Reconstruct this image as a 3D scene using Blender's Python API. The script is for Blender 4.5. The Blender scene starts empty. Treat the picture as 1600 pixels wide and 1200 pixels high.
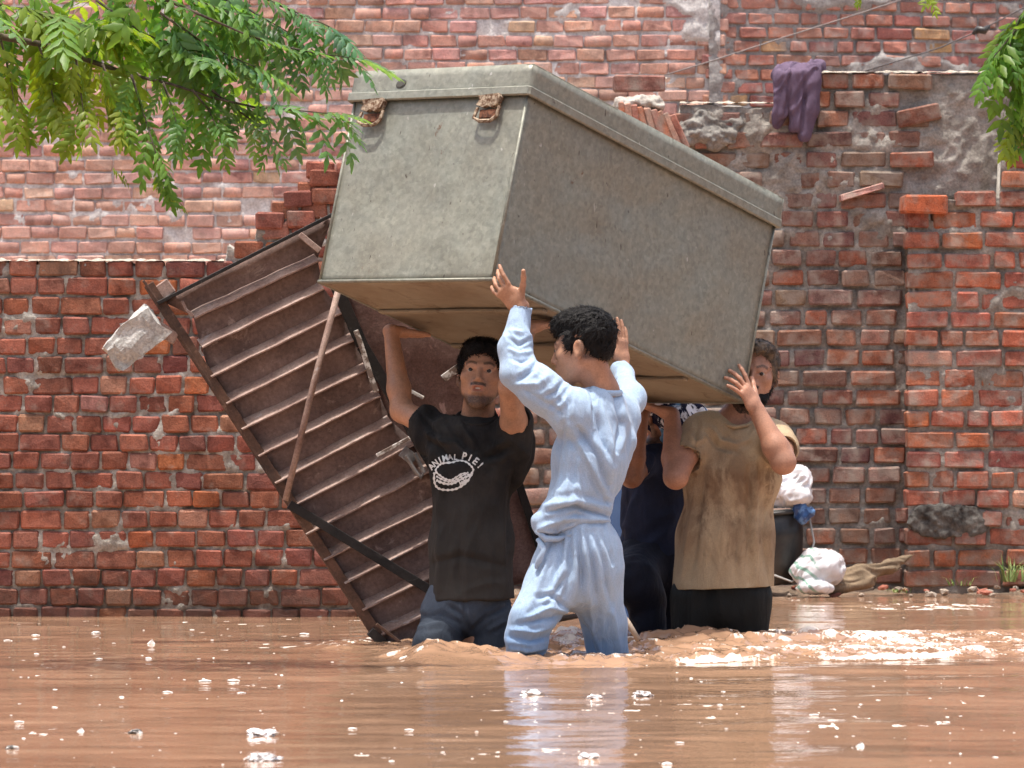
import bpy, bmesh, math, random
import numpy as np
from mathutils import Vector, Matrix, noise as mnoise
from mathutils.bvhtree import BVHTree

SC = bpy.context.scene
COL = SC.collection
F, H0 = 8900.0, 0.97            # focal length in photo pixels (1600 wide), eye height above the water

# ---------------------------------------------------------------- camera, sky, sun, exposure
cam = bpy.data.cameras.new('camera'); cam.lens = 36.0 * F / 1600.0; cam.sensor_width = 36.0
cam.clip_start = 0.5; cam.clip_end = 600.0
cam.dof.use_dof = True; cam.dof.focus_distance = 20.6; cam.dof.aperture_fstop = 13.0
camo = bpy.data.objects.new('camera', cam); COL.objects.link(camo)
camo.location = (0, 0, H0); camo.rotation_euler = (math.radians(90), 0, 0)
SC.camera = camo

SUN_DIR = Vector((-0.09, -0.10, 0.985)).normalized()      # towards the sun: near the zenith, grazing the wall faces
world = bpy.data.worlds.new('World'); SC.world = world; world.use_nodes = True
wn = world.node_tree.nodes; wl = world.node_tree.links
sky = wn.new('ShaderNodeTexSky'); sky.sky_type = 'NISHITA'; sky.sun_disc = False
sky.sun_elevation = math.asin(SUN_DIR.z)
sky.sun_rotation = math.atan2(SUN_DIR.x, SUN_DIR.y)
sky.air_density = 1.0; sky.dust_density = 6.0; sky.ozone_density = 0.6
bg = wn['Background']; bg.inputs['Strength'].default_value = 0.15
wl.new(sky.outputs[0], bg.inputs['Color'])
sun = bpy.data.lights.new('sun', 'SUN'); sun.energy = 3.2; sun.angle = math.radians(0.55); sun.color = (1.0, 0.955, 0.88)
suno = bpy.data.objects.new('sun', sun); COL.objects.link(suno)
suno.rotation_euler = SUN_DIR.to_track_quat('Z', 'Y').to_euler(); suno.location = (-4, 22, 12)
SC.view_settings.view_transform = 'Standard'; SC.view_settings.look = 'None'
SC.view_settings.exposure = 0.78; SC.view_settings.gamma = 1.0; SC.view_settings.use_curve_mapping = False

# ---------------------------------------------------------------- helpers
rnd = random.Random(7)
def P(px, py, D):
    return Vector(((px - 800.0) / F * D, D, H0 - (py - 600.0) / F * D))
def pix(p):
    return 800 + F * p[0] / p[1], 600 - F * (p[2] - H0) / p[1]
def ray_plane(px, py, o, n):
    d = Vector(((px - 800.0) / F, 1.0, -(py - 600.0) / F)); c = Vector((0, 0, H0))
    t = (Vector(o) - c).dot(n) / d.dot(n)
    return c + d * t
def link(o, parent=None):
    COL.objects.link(o)
    if parent is not None:
        o.parent = parent
        o.matrix_parent_inverse = PINV.get(parent.name, Matrix.Identity(4))
    return o
PINV = {}
def tag(o, label=None, cat=None, group=None, kind=None):
    if label: o['label'] = label
    if cat: o['category'] = cat
    if group: o['group'] = group
    if kind: o['kind'] = kind
    return o
def empty(name, loc, label, cat, group=None):
    o = bpy.data.objects.new(name, None); o.empty_display_size = 0.1; o.location = loc
    COL.objects.link(o); PINV[o.name] = Matrix.Translation(Vector(loc)).inverted()
    return tag(o, label, cat, group)
def mesh_obj(name, verts, faces, mat=None, parent=None, smooth=False):
    me = bpy.data.meshes.new(name); me.from_pydata([tuple(v) for v in verts], [], [tuple(f) for f in faces]); me.update()
    return wrap(name, me, mat, parent, smooth)
def np_mesh(name, V, Q, smooth=True):
    V = np.asarray(V, np.float32); Q = np.asarray(Q, np.int32)
    me = bpy.data.meshes.new(name); k = Q.shape[1]
    me.vertices.add(len(V)); me.vertices.foreach_set('co', V.ravel())
    me.loops.add(Q.size); me.loops.foreach_set('vertex_index', Q.ravel())
    me.polygons.add(len(Q)); me.polygons.foreach_set('loop_start', np.arange(0, Q.size, k, dtype=np.int32))
    try: me.polygons.foreach_set('loop_total', np.full(len(Q), k, np.int32))
    except Exception: pass
    me.update(calc_edges=True); me.validate()
    if smooth: me.polygons.foreach_set('use_smooth', np.ones(len(me.polygons), bool))
    return me
def wrap(name, me, mat=None, parent=None, smooth=False):
    if mat is not None and not me.materials: me.materials.append(mat)
    if smooth: me.polygons.foreach_set('use_smooth', np.ones(len(me.polygons), bool))
    o = bpy.data.objects.new(name, me); link(o, parent); return o
def bm_obj(name, bm, mat=None, parent=None, smooth=False):
    bmesh.ops.recalc_face_normals(bm, faces=bm.faces)
    me = bpy.data.meshes.new(name); bm.to_mesh(me); bm.free()
    return wrap(name, me, mat, parent, smooth)
def vcol(me, name, arr):
    a = me.color_attributes.new(name, 'FLOAT_COLOR', 'POINT')
    c = np.ones((len(me.vertices), 4), np.float32); arr = np.asarray(arr, np.float32)
    if arr.ndim == 1: c[:, :3] = arr[:, None]
    else: c[:, :arr.shape[1]] = arr
    a.data.foreach_set('color', c.ravel())
def bar_bm(bm, a, b, w, h, up, bevel=0.0):
    """box from a to b, w wide, h along up"""
    a, b, up = Vector(a), Vector(b), Vector(up); d = (b - a).normalized()
    s = d.cross(up).normalized(); u = s.cross(d).normalized()
    vs = []
    for e in (a, b):
        for i, j in ((-1, -1), (1, -1), (1, 1), (-1, 1)):
            vs.append(bm.verts.new(e + s * (i * w / 2) + u * (j * h / 2)))
    fs = [(0, 1, 2, 3), (7, 6, 5, 4), (0, 4, 5, 1), (1, 5, 6, 2), (2, 6, 7, 3), (3, 7, 4, 0)]
    faces = [bm.faces.new([vs[i] for i in f]) for f in fs]
    if bevel:
        es = list({e for f in faces for e in f.edges})
        bmesh.ops.bevel(bm, geom=es, offset=bevel, segments=1, affect='EDGES')
def tube_bm(bm, pts, rads, seg=8, caps=True):
    pts = [Vector(p) for p in pts]
    if not hasattr(rads, '__len__'): rads = [rads] * len(pts)
    rings = []; n0 = None
    for i, p in enumerate(pts):
        d = (pts[min(i + 1, len(pts) - 1)] - pts[max(i - 1, 0)]).normalized()
        if n0 is None: n0 = d.orthogonal().normalized()
        n0 = (n0 - d * n0.dot(d)).normalized(); b = d.cross(n0)
        rings.append([bm.verts.new(p + (n0 * math.cos(2 * math.pi * k / seg) + b * math.sin(2 * math.pi * k / seg)) * rads[i]) for k in range(seg)])
    for r0, r1 in zip(rings, rings[1:]):
        for k in range(seg): bm.faces.new((r0[k], r0[(k + 1) % seg], r1[(k + 1) % seg], r1[k]))
    if caps: bm.faces.new(rings[0][::-1]); bm.faces.new(rings[-1])

# value noise in numpy (for geometry)
def _hash(ix, iy, iz, seed):
    h = (ix.astype(np.int64) * 374761393 + iy.astype(np.int64) * 668265263 + iz.astype(np.int64) * 2147483647 + seed * 1274126177) & 0xffffffff
    h = ((h ^ (h >> 13)) * 1274126177) & 0xffffffff
    return ((h ^ (h >> 16)) & 0xffff).astype(np.float32) / 32767.5 - 1.0
def vnoise(p, seed=0):
    p = np.asarray(p, np.float32); i = np.floor(p); f = p - i; i = i.astype(np.int32); f = f * f * (3 - 2 * f)
    out = 0
    for dx in (0, 1):
        wx = f[..., 0] if dx else 1 - f[..., 0]
        for dy in (0, 1):
            wy = f[..., 1] if dy else 1 - f[..., 1]
            for dz in (0, 1):
                wz = f[..., 2] if dz else 1 - f[..., 2]
                out = out + wx * wy * wz * _hash(i[..., 0] + dx, i[..., 1] + dy, i[..., 2] + dz, seed)
    return out
def fbm(p, seed=0, octv=3, gain=0.5):
    p = np.asarray(p, np.float32); a = 1.0; s = 0; t = 0
    for o in range(octv):
        s = s + a * vnoise(p * (2.03 ** o), seed + o * 17); t += a; a *= gain
    return s / t
def sstep(a, b, x):
    t = np.clip((x - a) / (b - a), 0, 1); return t * t * (3 - 2 * t)

# ---------------------------------------------------------------- material helpers
class Mat:
    def __init__(s, name, rough=0.8, spec=0.3, metal=0.0):
        s.m = bpy.data.materials.new(name); s.m.use_nodes = True
        s.t = s.m.node_tree; s.b = s.t.nodes['Principled BSDF']
        s.set('Roughness', rough); s.set('Specular IOR Level', spec); s.set('Metallic', metal); s._pos = None
    def set(s, k, v):
        i = s.b.inputs[k]
        if hasattr(v, 'is_linked'): s.t.links.new(v, i)
        elif isinstance(v, tuple) and len(v) == 3 and i.type == 'RGBA': i.default_value = v + (1,)
        else: i.default_value = v
    def n(s, typ, **kw):
        nd = s.t.nodes.new('ShaderNode' + typ)
        for k, v in kw.items():
            if k.startswith('_'): setattr(nd, k[1:], v); continue
            key = int(k[1:]) if k[0] == 'i' and k[1:].isdigit() else k.replace('__', ' ')
            i = nd.inputs[key]
            if hasattr(v, 'is_linked'): s.t.links.new(v, i)
            elif isinstance(v, tuple) and len(v) == 3 and i.type == 'RGBA': i.default_value = v + (1,)
            else: i.default_value = v
        return nd
    def pos(s, scale=(1, 1, 1), obj=False, rot=None):
        if obj: src = s.n('TexCoord').outputs['Object']
        else: src = s.n('NewGeometry').outputs['Position']
        kw = dict(Vector=src, Scale=scale)
        if rot: kw['Rotation'] = rot
        return s.n('Mapping', **kw).outputs[0]
    def noise(s, scale, detail=4, rough=0.55, vec=None, dist=0.0):
        return s.n('TexNoise', Vector=vec or s.pos(), Scale=scale, Detail=detail, Roughness=rough, Distortion=dist).outputs[0]
    def ramp(s, fac, *stops, interp='LINEAR'):
        r = s.n('ValToRGB', Fac=fac); cr = r.color_ramp; cr.interpolation = interp
        while len(cr.elements) < len(stops): cr.elements.new(0.5)
        for e, (p, c) in zip(cr.elements, stops):
            e.position = p; e.color = (c, c, c, 1) if isinstance(c, (int, float)) else tuple(c) + (1,)
        return r.outputs[0]
    def mix(s, fac, a, b, mode='MIX'):
        nd = s.t.nodes.new('ShaderNodeMix'); nd.data_type = 'RGBA'; nd.blend_type = mode
        for k, v in ((0, fac), (6, a), (7, b)):
            i = nd.inputs[k]
            if hasattr(v, 'is_linked'): s.t.links.new(v, i)
            elif isinstance(v, tuple): i.default_value = v + (1,)
            elif k: i.default_value = (v, v, v, 1)
            else: i.default_value = v
        return nd.outputs[2]
    def math(s, op, a, b=0.0):
        return s.n('Math', _operation=op, i0=a, i1=b).outputs[0]
    def bump(s, height, strength=0.5, dist=0.01, prev=None):
        kw = dict(Height=height, Strength=strength, Distance=dist)
        if prev is not None: kw['Normal'] = prev
        return s.n('Bump', **kw).outputs[0]

def brick_mat(name, attr=None, smear=0.55, mortar=(0.36, 0.33, 0.29), wet=None, dust=0.0, wet_amt=0.62, wet_col=(0.055, 0.042, 0.034)):
    m = Mat(name, 0.9, 0.2)
    col = m.n('Attribute', _attribute_name=attr).outputs['Color'] if attr else m.n('ObjectInfo').outputs['Color']
    a = m.noise(16, 3, 0.6)
    c = m.mix(1.0, col, m.ramp(a, (0.28, (0.55, 0.50, 0.50)), (0.5, (1, 1, 1)), (0.75, (1.3, 1.18, 1.1))), 'MULTIPLY')
    g = m.noise(150, 1, 0.7)
    c = m.mix(1.0, c, m.ramp(g, (0.25, (0.72, 0.70, 0.70)), (0.7, (1.2, 1.2, 1.2))), 'MULTIPLY')
    sm = m.noise(11, 4, 0.62)
    c = m.mix(m.ramp(sm, (smear - 0.06, 0.0), (smear + 0.16, 0.75)), c, mortar)
    if dust:
        c = m.mix(m.ramp(m.noise(3.1, 4), (0.35, 0.0), (0.7, dust)), c, (0.52, 0.40, 0.34))
    dk = m.noise(5, 3, 0.6)
    c = m.mix(m.ramp(dk, (0.62, 0.0), (0.8, 0.55)), c, (0.045, 0.035, 0.03))
    if wet:
        z = m.n('SeparateXYZ', Vector=m.n('NewGeometry').outputs['Position']).outputs['Z']
        zz = m.math('ADD', z, m.math('MULTIPLY', m.noise(4, 4), wet * 0.8))
        c = m.mix(m.ramp(zz, (wet * 0.45, wet_amt), (wet, 0.0)), c, wet_col)
    m.set('Base Color', c)
    hgt = m.mix(0.5, g, m.noise(45, 2, 0.65))
    m.set('Normal', m.bump(hgt, 0.6, 0.006))
    return m.m
def mortar_mat(name, c0=(0.30, 0.27, 0.23), c1=(0.46, 0.43, 0.38), wet=None):
    m = Mat(name, 0.95, 0.15)
    a = m.noise(9, 4, 0.65)
    c = m.mix(m.ramp(a, (0.35, 0), (0.65, 1)), c0, c1)
    g = m.noise(90, 2, 0.7)
    c = m.mix(1.0, c, m.ramp(g, (0.3, 0.7), (0.7, 1.2)), 'MULTIPLY')
    if wet:
        z = m.n('SeparateXYZ', Vector=m.n('NewGeometry').outputs['Position']).outputs['Z']
        zz = m.math('ADD', z, m.math('MULTIPLY', m.noise(4, 4), wet * 0.8))
        c = m.mix(m.ramp(zz, (wet * 0.45, 0.6), (wet, 0.0)), c, (0.07, 0.055, 0.045))
    m.set('Base Color', c)
    m.set('Normal', m.bump(m.mix(0.5, g, m.noise(35, 2, 0.7)), 0.8, 0.008))
    return m.m
# ================================================================ SETTING
# ground under everything, and the mud bank at the foot of the far wall
gm = Mat('mud', 0.75, 0.35)
c = gm.mix(gm.ramp(gm.noise(3, 6), (0.35, 0), (0.65, 1)), (0.13, 0.088, 0.058), (0.24, 0.175, 0.125))
c = gm.mix(1.0, c, gm.ramp(gm.noise(60, 4, 0.7), (0.3, 0.6), (0.7, 1.25)), 'MULTIPLY')
gm.set('Base Color', c); gm.set('Normal', gm.bump(gm.noise(28, 6, 0.7), 0.8, 0.03)); MUD = gm.m
g = mesh_obj('ground', [(-150, -60, -0.55), (150, -60, -0.55), (150, 240, -0.55), (-150, 240, -0.55)], [(0, 1, 2, 3)], MUD)
tag(g, kind='structure')
xs = np.linspace(-0.6, 4.2, 190); ys = np.linspace(25.2, 32.2, 90)
ys = np.concatenate([np.linspace(25.2, 27.2, 70), np.linspace(27.4, 32.2, 14)])
XX, YY = np.meshgrid(xs, ys); pp = np.stack([XX, YY, 0 * XX], -1)
ZZ = -0.17 + 0.215 * sstep(25.35, 26.75, YY + 0.25 * vnoise(pp * 1.1, 3) + 0.10 * XX * 0.2) + 0.028 * fbm(pp * 7, 5, 3) + 0.012 * vnoise(pp * 25, 9)
V = np.stack([XX, YY, ZZ], -1).reshape(-1, 3); nx = len(xs); ny = len(ys)
ii = (np.arange(ny - 1)[:, None] * nx + np.arange(nx - 1)[None]).ravel()
bank = wrap('mud_bank', np_mesh('mud_bank', V, np.stack([ii, ii + 1, ii + 1 + nx, ii + nx], 1)), MUD); tag(bank, kind='structure')

# ---------------------------------------------------------------- brick walls
OCC = [[(497, 443), (562, 112), (831, 103), (1222, 308), (1160, 632), (830, 610)],
       [(250, 470), (500, 345), (660, 700), (660, 960), (590, 1005)],
       [(650, 640), (850, 500), (980, 480), (1000, 700), (990, 1030), (640, 1030)],
       [(1000, 640), (1230, 600), (1215, 920), (1190, 1000), (970, 1000)]]
def inpoly(x, y, poly):
    r = False; j = len(poly) - 1
    for i in range(len(poly)):
        (xi, yi), (xj, yj) = poly[i], poly[j]
        if (yi > y) != (yj > y) and x < (xj - xi) * (y - yi) / (yj - yi) + xi: r = not r
        j = i
    return r
def seen(p):
    x, y = pix(p)
    if not (-30 < x < 1630 and -20 < y < 1020): return False
    return not any(inpoly(x, y, q) for q in OCC)

def brick_mesh(w, d, h, seed, jit=0.004, bev=0.007):
    r = random.Random(seed); bm = bmesh.new()
    bmesh.ops.create_cube(bm, size=1.0)
    for v in bm.verts:
        v.co = Vector((v.co.x * w, v.co.y * d, v.co.z * h)) + Vector((r.uniform(-jit, jit), r.uniform(-jit, jit), r.uniform(-jit, jit) * 0.8))
    bmesh.ops.bevel(bm, geom=list(bm.edges), offset=bev, segments=1, affect='EDGES')
    for v in bm.verts: v.co += Vector((r.uniform(-1, 1), r.uniform(-1, 1), r.uniform(-1, 1))) * jit * 0.45
    bmesh.ops.triangulate(bm, faces=bm.faces)
    me = bpy.data.meshes.new('brick'); bm.to_mesh(me); bm.free(); return me

CAPM = mortar_mat('pale_top_mortar', (0.30, 0.26, 0.21), (0.48, 0.43, 0.36))
class Wall:
    """a brick wall: every brick a mesh, standing on a rough mortar core"""
    def __init__(s, name, label, o, yaw, mat_brick, mat_attr, mat_core, rng):
        s.o = Vector(o); s.u = Vector((math.cos(yaw), math.sin(yaw), 0)); s.n = Vector((math.sin(yaw), -math.cos(yaw), 0)); s.yaw = yaw
        s.e = empty(name, s.o, label, 'wall'); s.mb, s.ma, s.mc, s.r = mat_brick, mat_attr, mat_core, random.Random(rng); s.items = []
        s.lib = {}
    def at(s, u, out, z): return s.o + s.u * u + s.n * out + Vector((0, 0, z))
    def mesh(s, cls, depth, h):
        key = (cls, round(h, 3)); 
        if key not in s.lib:
            s.lib[key] = [brick_mesh(cls, depth, h, 100 * i + int(cls * 1000) + s.r.randint(0, 9999), 0.005, 0.008) for i in range(9)]
            for m_ in s.lib[key]: m_.materials.append(s.mb)
        return s.r.choice(s.lib[key])
    def course(s, u0, u1, z0, z1, rh, widths, top, palette, joint=0.012, proud=0.004, keep=None, depth=0.10, bed=0.011, jit=0.12):
        z = z0; row = 0
        while z < z1:
            u = u0 - s.r.uniform(0, jit)
            zr = z + s.r.uniform(-0.003, 0.003)
            while u < u1:
                w = s.r.choice(widths)
                uc = u + w / 2; h = rh - bed + s.r.uniform(-0.004, 0.003)
                t = top(uc)
                if uc < u1 and zr + rh * 0.55 < t and (keep is None or keep(uc, zr, s.r)):
                    wob = 0.004 * math.sin(uc * 2.1 + row * 0.7)
                    s.items.append((uc, s.r.gauss(0, proud), zr + rh / 2 + wob, w - joint - s.r.uniform(0, 0.005), h, depth, s.r.gauss(0, 0.012), s.r.gauss(0, 0.012), s.r.choice(palette)))
                u += w
            z += rh; row += 1
    def loose(s, u, out, z, w, h, d, roll, yaw, colr): s.items.append((u, out, z, w, h, d, roll, yaw, colr))
    def finish(s, limit=300):
        vis = []; 
        for it in s.items:
            vis.append((0 if seen(s.at(it[0], 0, it[2])) else 1, -it[3] * it[4] + s.r.uniform(0, 1e-4), it))
        vis.sort(key=lambda t: (t[0], t[1]))
        SV, SF, SCOL, nv = [], [], [], 0
        for k, (hid, _, it) in enumerate(vis):
            u, out, z, w, h, d, roll, yw, colr = it
            cls = 0.11 if w < 0.14 else (0.165 if w < 0.19 else 0.225)
            me = s.mesh(cls, d, 0.075)
            j = s.r.uniform(0.82, 1.15); colr = (colr[0] * j, colr[1] * j * s.r.uniform(0.92, 1.08), colr[2] * j * s.r.uniform(0.9, 1.1))
            Mx = Matrix.Translation(s.at(u, out - d / 2, z)) @ Matrix.Rotation(s.yaw + yw, 4, 'Z') @ Matrix.Rotation(roll, 4, 'Y') @ Matrix.Diagonal((w / cls, 1, h / 0.075, 1))
            if k < limit and not hid:
                b = bpy.data.objects.new('brick', me); COL.objects.link(b); b.parent = s.e
                b.matrix_parent_inverse = PINV[s.e.name]; b.matrix_basis = Mx; b.color = colr + (1,)
            else:
                for v in me.vertices: SV.append(Mx @ v.co); SCOL.append(colr)
                for p in me.polygons: SF.append([i + nv for i in p.vertices])
                nv += len(me.vertices)
        if SV:
            me = np_mesh('bricks_beyond', [tuple(v) for v in SV], SF, smooth=False); me.materials.append(s.ma); vcol(me, 'bcol', SCOL)
            o = wrap('bricks_beyond', me, None, s.e); o['kind'] = 'stuff'
    def cap(s, u0, u1, z, seed, thick=0.11):
        n = max(4, int((u1 - u0) / 0.012)); sec = 9; V, Q = [], []
        for i in range(n + 1):
            u = u0 + (u1 - u0) * i / n; hgt = 0.006 + 0.012 * mnoise.noise(Vector((u * 7, seed, 0))) + 0.010 * mnoise.noise(Vector((u * 27, seed, 3)))
            for k in range(sec):
                t = k / (sec - 1); e = math.sin(math.pi * min(1, t * 0.6 + 0.10)) ** 0.5
                V.append(s.at(u, 0.004 + 0.008 * mnoise.noise(Vector((u * 22, seed, 7))) - t * thick, z - 0.008 + max(-0.006, hgt) * (e if t > 0 else -0.3) + 0.004 * mnoise.noise(Vector((u * 40, t * 5, seed)))))
        for i in range(n):
            for k in range(sec - 1): a = i * sec + k; Q.append((a, a + sec, a + sec + 1, a + 1))
        me = np_mesh('mortar_cap', [tuple(v) for v in V], Q); me.materials.append(CAPM); wrap('mortar_cap', me, None, s.e)
    def core(s, u0, u1, z0, top, res, recess, thick, seed):
        nu = int((u1 - u0) / res) + 1; zmax = max(top(u0 + (u1 - u0) * i / nu) for i in range(nu + 1)); nz = int((zmax - z0) / res) + 1
        U = np.linspace(u0, u1, nu); tp = np.array([top(u) for u in U])
        T = np.linspace(0, 1, nz); UU, TT = np.meshgrid(U, T)
        Zz = z0 + (zmax - z0) * TT; Zz = np.minimum(Zz, tp[None, :] + 0.012 * vnoise(np.stack([UU * 22, TT * 0, TT * 0 + seed], -1), seed))
        out = recess(UU, Zz)
        o = np.array(s.o); uu = np.array(s.u); nn = np.array(s.n)
        V = o + UU[..., None] * uu + out[..., None] * nn; V[..., 2] = s.o.z + Zz
        V = V.reshape(-1, 3)
        ii = (np.arange(nz - 1)[:, None] * nu + np.arange(nu - 1)[None]).ravel()
        Q = [np.stack([ii, ii + 1, ii + 1 + nu, ii + nu], 1)]
        # top cap and back
        nb = len(V); tt = (nz - 1) * nu + np.arange(nu); extra = []
        for q in (0.33, 0.66, 1.0):
            B = V[tt] - nn * thick * q; B[:, 2] += 0.012 * vnoise(np.stack([U * 15, U * 0 + q * 3, U * 0], -1), seed + 5) * (q < 1); extra.append(B)
        low = V[:nu] - nn * thick; extra.append(low)
        ids = [tt] + [nb + nu * k + np.arange(nu) for k in range(4)]
        for a, b in zip(ids, ids[1:]): Q.append(np.stack([a[:-1], a[1:], b[1:], b[:-1]], 1))
        V = np.concatenate([V] + extra); Q = np.concatenate(Q)
        # end caps
        ends = []
        left = [k * nu for k in range(nz)]; 
        me = np_mesh('mortar', V, Q, smooth=True); me.materials.append(s.mc)
        return wrap('mortar', me, None, s.e)

DL, DR, DB = 23.73, 26.55, 32.4
pal_left = [(0.245, 0.095, 0.065)] * 9 + [(0.222, 0.089, 0.064)] * 8 + [(0.270, 0.103, 0.066)] * 6 + [(0.195, 0.080, 0.060)] * 4 + [(0.30, 0.155, 0.112)] * 2 + [(0.33, 0.12, 0.055)]
pal_right = [(0.225, 0.105, 0.078)] * 6 + [(0.20, 0.108, 0.083)] * 6 + [(0.28, 0.108, 0.066)] * 3 + [(0.21, 0.135, 0.105)] * 5 + [(0.15, 0.08, 0.066)] * 3
pal_pier = [(0.29, 0.105, 0.068)] * 7 + [(0.35, 0.112, 0.058)] * 3 + [(0.33, 0.115, 0.08)] * 4 + [(0.24, 0.085, 0.065)] * 3 + [(0.42, 0.25, 0.17)]
pal_back = [(0.52, 0.295, 0.240)] * 8 + [(0.55, 0.32, 0.258)] * 5 + [(0.50, 0.275, 0.222)] * 5 + [(0.57, 0.38, 0.28)] + [(0.45, 0.25, 0.21)]
pal_backr = [(0.40, 0.165, 0.13)] * 6 + [(0.44, 0.21, 0.155)] * 4 + [(0.34, 0.145, 0.12)] * 4 + [(0.5, 0.3, 0.16)] + [(0.28, 0.13, 0.11)]

def lerp_fn(pts):
    xs_ = [p[0] for p in pts]; ys_ = [p[1] for p in pts]
    return lambda u: float(np.interp(u, xs_, ys_))
def step_fn(pts):
    def f(u):
        z = pts[0][1]
        for a, b in pts:
            if u >= a: z = b
        return z
    return f

# left garden wall, broken down towards the gateway
B1 = brick_mat('brick_left', None, 0.62, (0.29, 0.235, 0.195), wet=0.42); B1a = brick_mat('brick_left_joined', 'bcol', 0.62, (0.29, 0.235, 0.195), wet=0.42)
W1 = Wall('broken_garden_wall', 'dark red brick garden wall on the left, its broken end stepping up behind the trunk', P(-160, 963.8, DL), 0.0, B1, B1a, mortar_mat('mortar_left', (0.23, 0.207, 0.175), (0.44, 0.415, 0.37), wet=0.42), 11)
SL = F / DL
ul = lambda px: (px + 160) / SL
zt = lambda py, S=SL: H0 - (py - 600) / S
base1 = W1.o.z; W1.o.z = 0.0; W1.e.location.z = 0; PINV[W1.e.name] = Matrix.Translation(W1.e.location).inverted()
rowh = 30.2 / SL
ztop1 = zt(404)
nrow1 = int((ztop1 + 0.25) / rowh); z01 = ztop1 - nrow1 * rowh
top1 = step_fn([(-9, ztop1 + 0.01), (ul(352), ztop1 + rowh * 1.05), (ul(398), ztop1 + rowh * 2.05), (ul(436), ztop1 + rowh * 3.05), (ul(484), ztop1 + rowh * 4.6), (ul(548), ztop1 + rowh * 3.6), (ul(640), ztop1 - rowh * 3), (ul(690), ztop1 - rowh * 7)])
W1.course(-0.1, ul(760), z01, ztop1 + rowh * 5, rowh, [0.122, 0.118, 0.126, 0.122, 0.114, 0.175], top1, pal_left, joint=0.006, bed=0.010,
          keep=lambda u, z, r: not (ul(262) < u < ul(276) and 0.25 < z < 0.75 and False) and r.random() > 0.004)
def rec1(U, Z):
    p = np.stack([U * 1.0, Z * 1.0, 0 * U], -1)
    o = -0.0155 + 0.021 * fbm(p * 13, 31, 3) + 0.010 * fbm(p * 45, 33, 2)
    blob = np.exp(-((U - ul(250 + 0)) / 0.030) ** 2 - ((Z - zt(690)) / 0.11) ** 2) * (0.6 + 0.8 * np.clip(fbm(p * 25, 35, 2) + 0.6, 0, 1.2))
    return o + 0.016 * blob
W1.core(-0.1, ul(760), -0.4, lambda u: top1(u) - 0.035, 0.011, rec1, 0.22, 3)
# loose bricks along the broken step
for (px, py, w, roll, cc) in ((420, 346, 0.118, 0.02, 2), (468, 343, 0.118, -0.02, 4), (465, 311, 0.12, -0.05, 4), (508, 306, 0.12, 0.03, 1), (505, 278, 0.118, 0.02, 0)):
    W1.loose(ul(px), 0.02, zt(py), w, 0.07, 0.11, roll, 0.12, pal_left[cc * 2])
W1.cap(-0.1, ul(350), ztop1, 1)
W1.finish(300)

# far right wall with its pier
B2 = brick_mat('brick_right', None, 0.50, (0.29, 0.245, 0.205), wet=0.75, wet_amt=0.45, wet_col=(0.075, 0.062, 0.05)); B2a = brick_mat('brick_right_joined', 'bcol', 0.50, (0.29, 0.245, 0.205), wet=0.75, wet_amt=0.45, wet_col=(0.075, 0.062, 0.05))
SR = F / DR
W2 = Wall('cement_smeared_wall', 'tall right brick wall smeared with grey cement, purple cloth hanging on its top', (P(760, 900, DR).x, DR, 0), 0.0, B2, B2a, mortar_mat('mortar_right', (0.20, 0.18, 0.155), (0.34, 0.315, 0.28), wet=0.5), 23)
ur = lambda px: (px - 760) / SR
zr_ = lambda py: zt(py, SR)
rowr = 30.9 / SR
ztop2 = zr_(110)
nrow2 = int((ztop2 + 0.10) / rowr); z02 = ztop2 - nrow2 * rowr
top2 = step_fn([(-9, zr_(470)), (ur(800), zr_(360)), (ur(860), zr_(280)), (ur(905), zr_(215)), (ur(1060), zr_(160)), (ur(1150), zr_(160)), (ur(1228), zr_(108))])
def patch2(U, Z):
    p = np.stack([U, Z, 0 * U], -1); n = fbm(p * 3.2, 71, 3)
    hi = sstep(zr_(470), zr_(330), Z)
    m = np.zeros_like(U)
    for px, py, rx, ry, a in ((1360, 230, 110, 55, .75), (1290, 270, 60, 50, .7), (1500, 240, 60, 70, 1.25), (1180, 200, 45, 50, 1.2), (1110, 190, 50, 40, 1.3), (1250, 320, 60, 60, .7),
                              (1480, 290, 45, 45, 1.2), (1300, 380, 60, 30, .6), (1380, 420, 30, 40, .8), (1490, 610, 40, 45, .85), (1550, 200, 50, 60, .7), (1240, 250, 50, 40, .8),
                              (1290, 890, 70, 25, .6), (1330, 600, 30, 20, .4), (1350, 345, 50, 30, .6), (1550, 420, 30, 30, .4)):
        m = np.maximum(m, a * np.exp(-((U - ur(px)) / (rx / SR)) ** 2 - ((Z - zr_(py)) / (ry / SR)) ** 2))
    return np.clip(m + 0.55 * n - 0.18, 0, 1.3)
def rec2(U, Z):
    p = np.stack([U, Z, 0 * U], -1)
    return -0.022 + 0.022 * fbm(p * 12, 41, 3) + 0.010 * fbm(p * 40, 43, 2) + 0.032 * patch2(U, Z) * (0.75 + 0.5 * fbm(p * 15, 45, 3))
wr = [0.118, 0.15, 0.155, 0.165, 0.16, 0.225]
W2.course(0, ur(1432), z02, ztop2, rowr, wr, top2, pal_right, joint=0.017, bed=0.020, proud=0.006, keep=lambda u, z, r: r.random() > 0.015)
W2.core(0, ur(1700), -0.25, lambda u: top2(u) - 0.02, 0.011, rec2, 0.22, 5)
W2.loose(ur(1000), 0.03, zr_(131), 0.24, 0.075, 0.11, 0.0, 0.05, pal_right[0])
W2.loose(ur(1345), 0.045, zr_(300), 0.21, 0.03, 0.11, -0.28, 0.1, (0.42, 0.22, 0.17)); W2.loose(ur(1435), 0.02, zr_(180), 0.20, 0.075, 0.11, -0.20, 0, pal_right[0])
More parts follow.
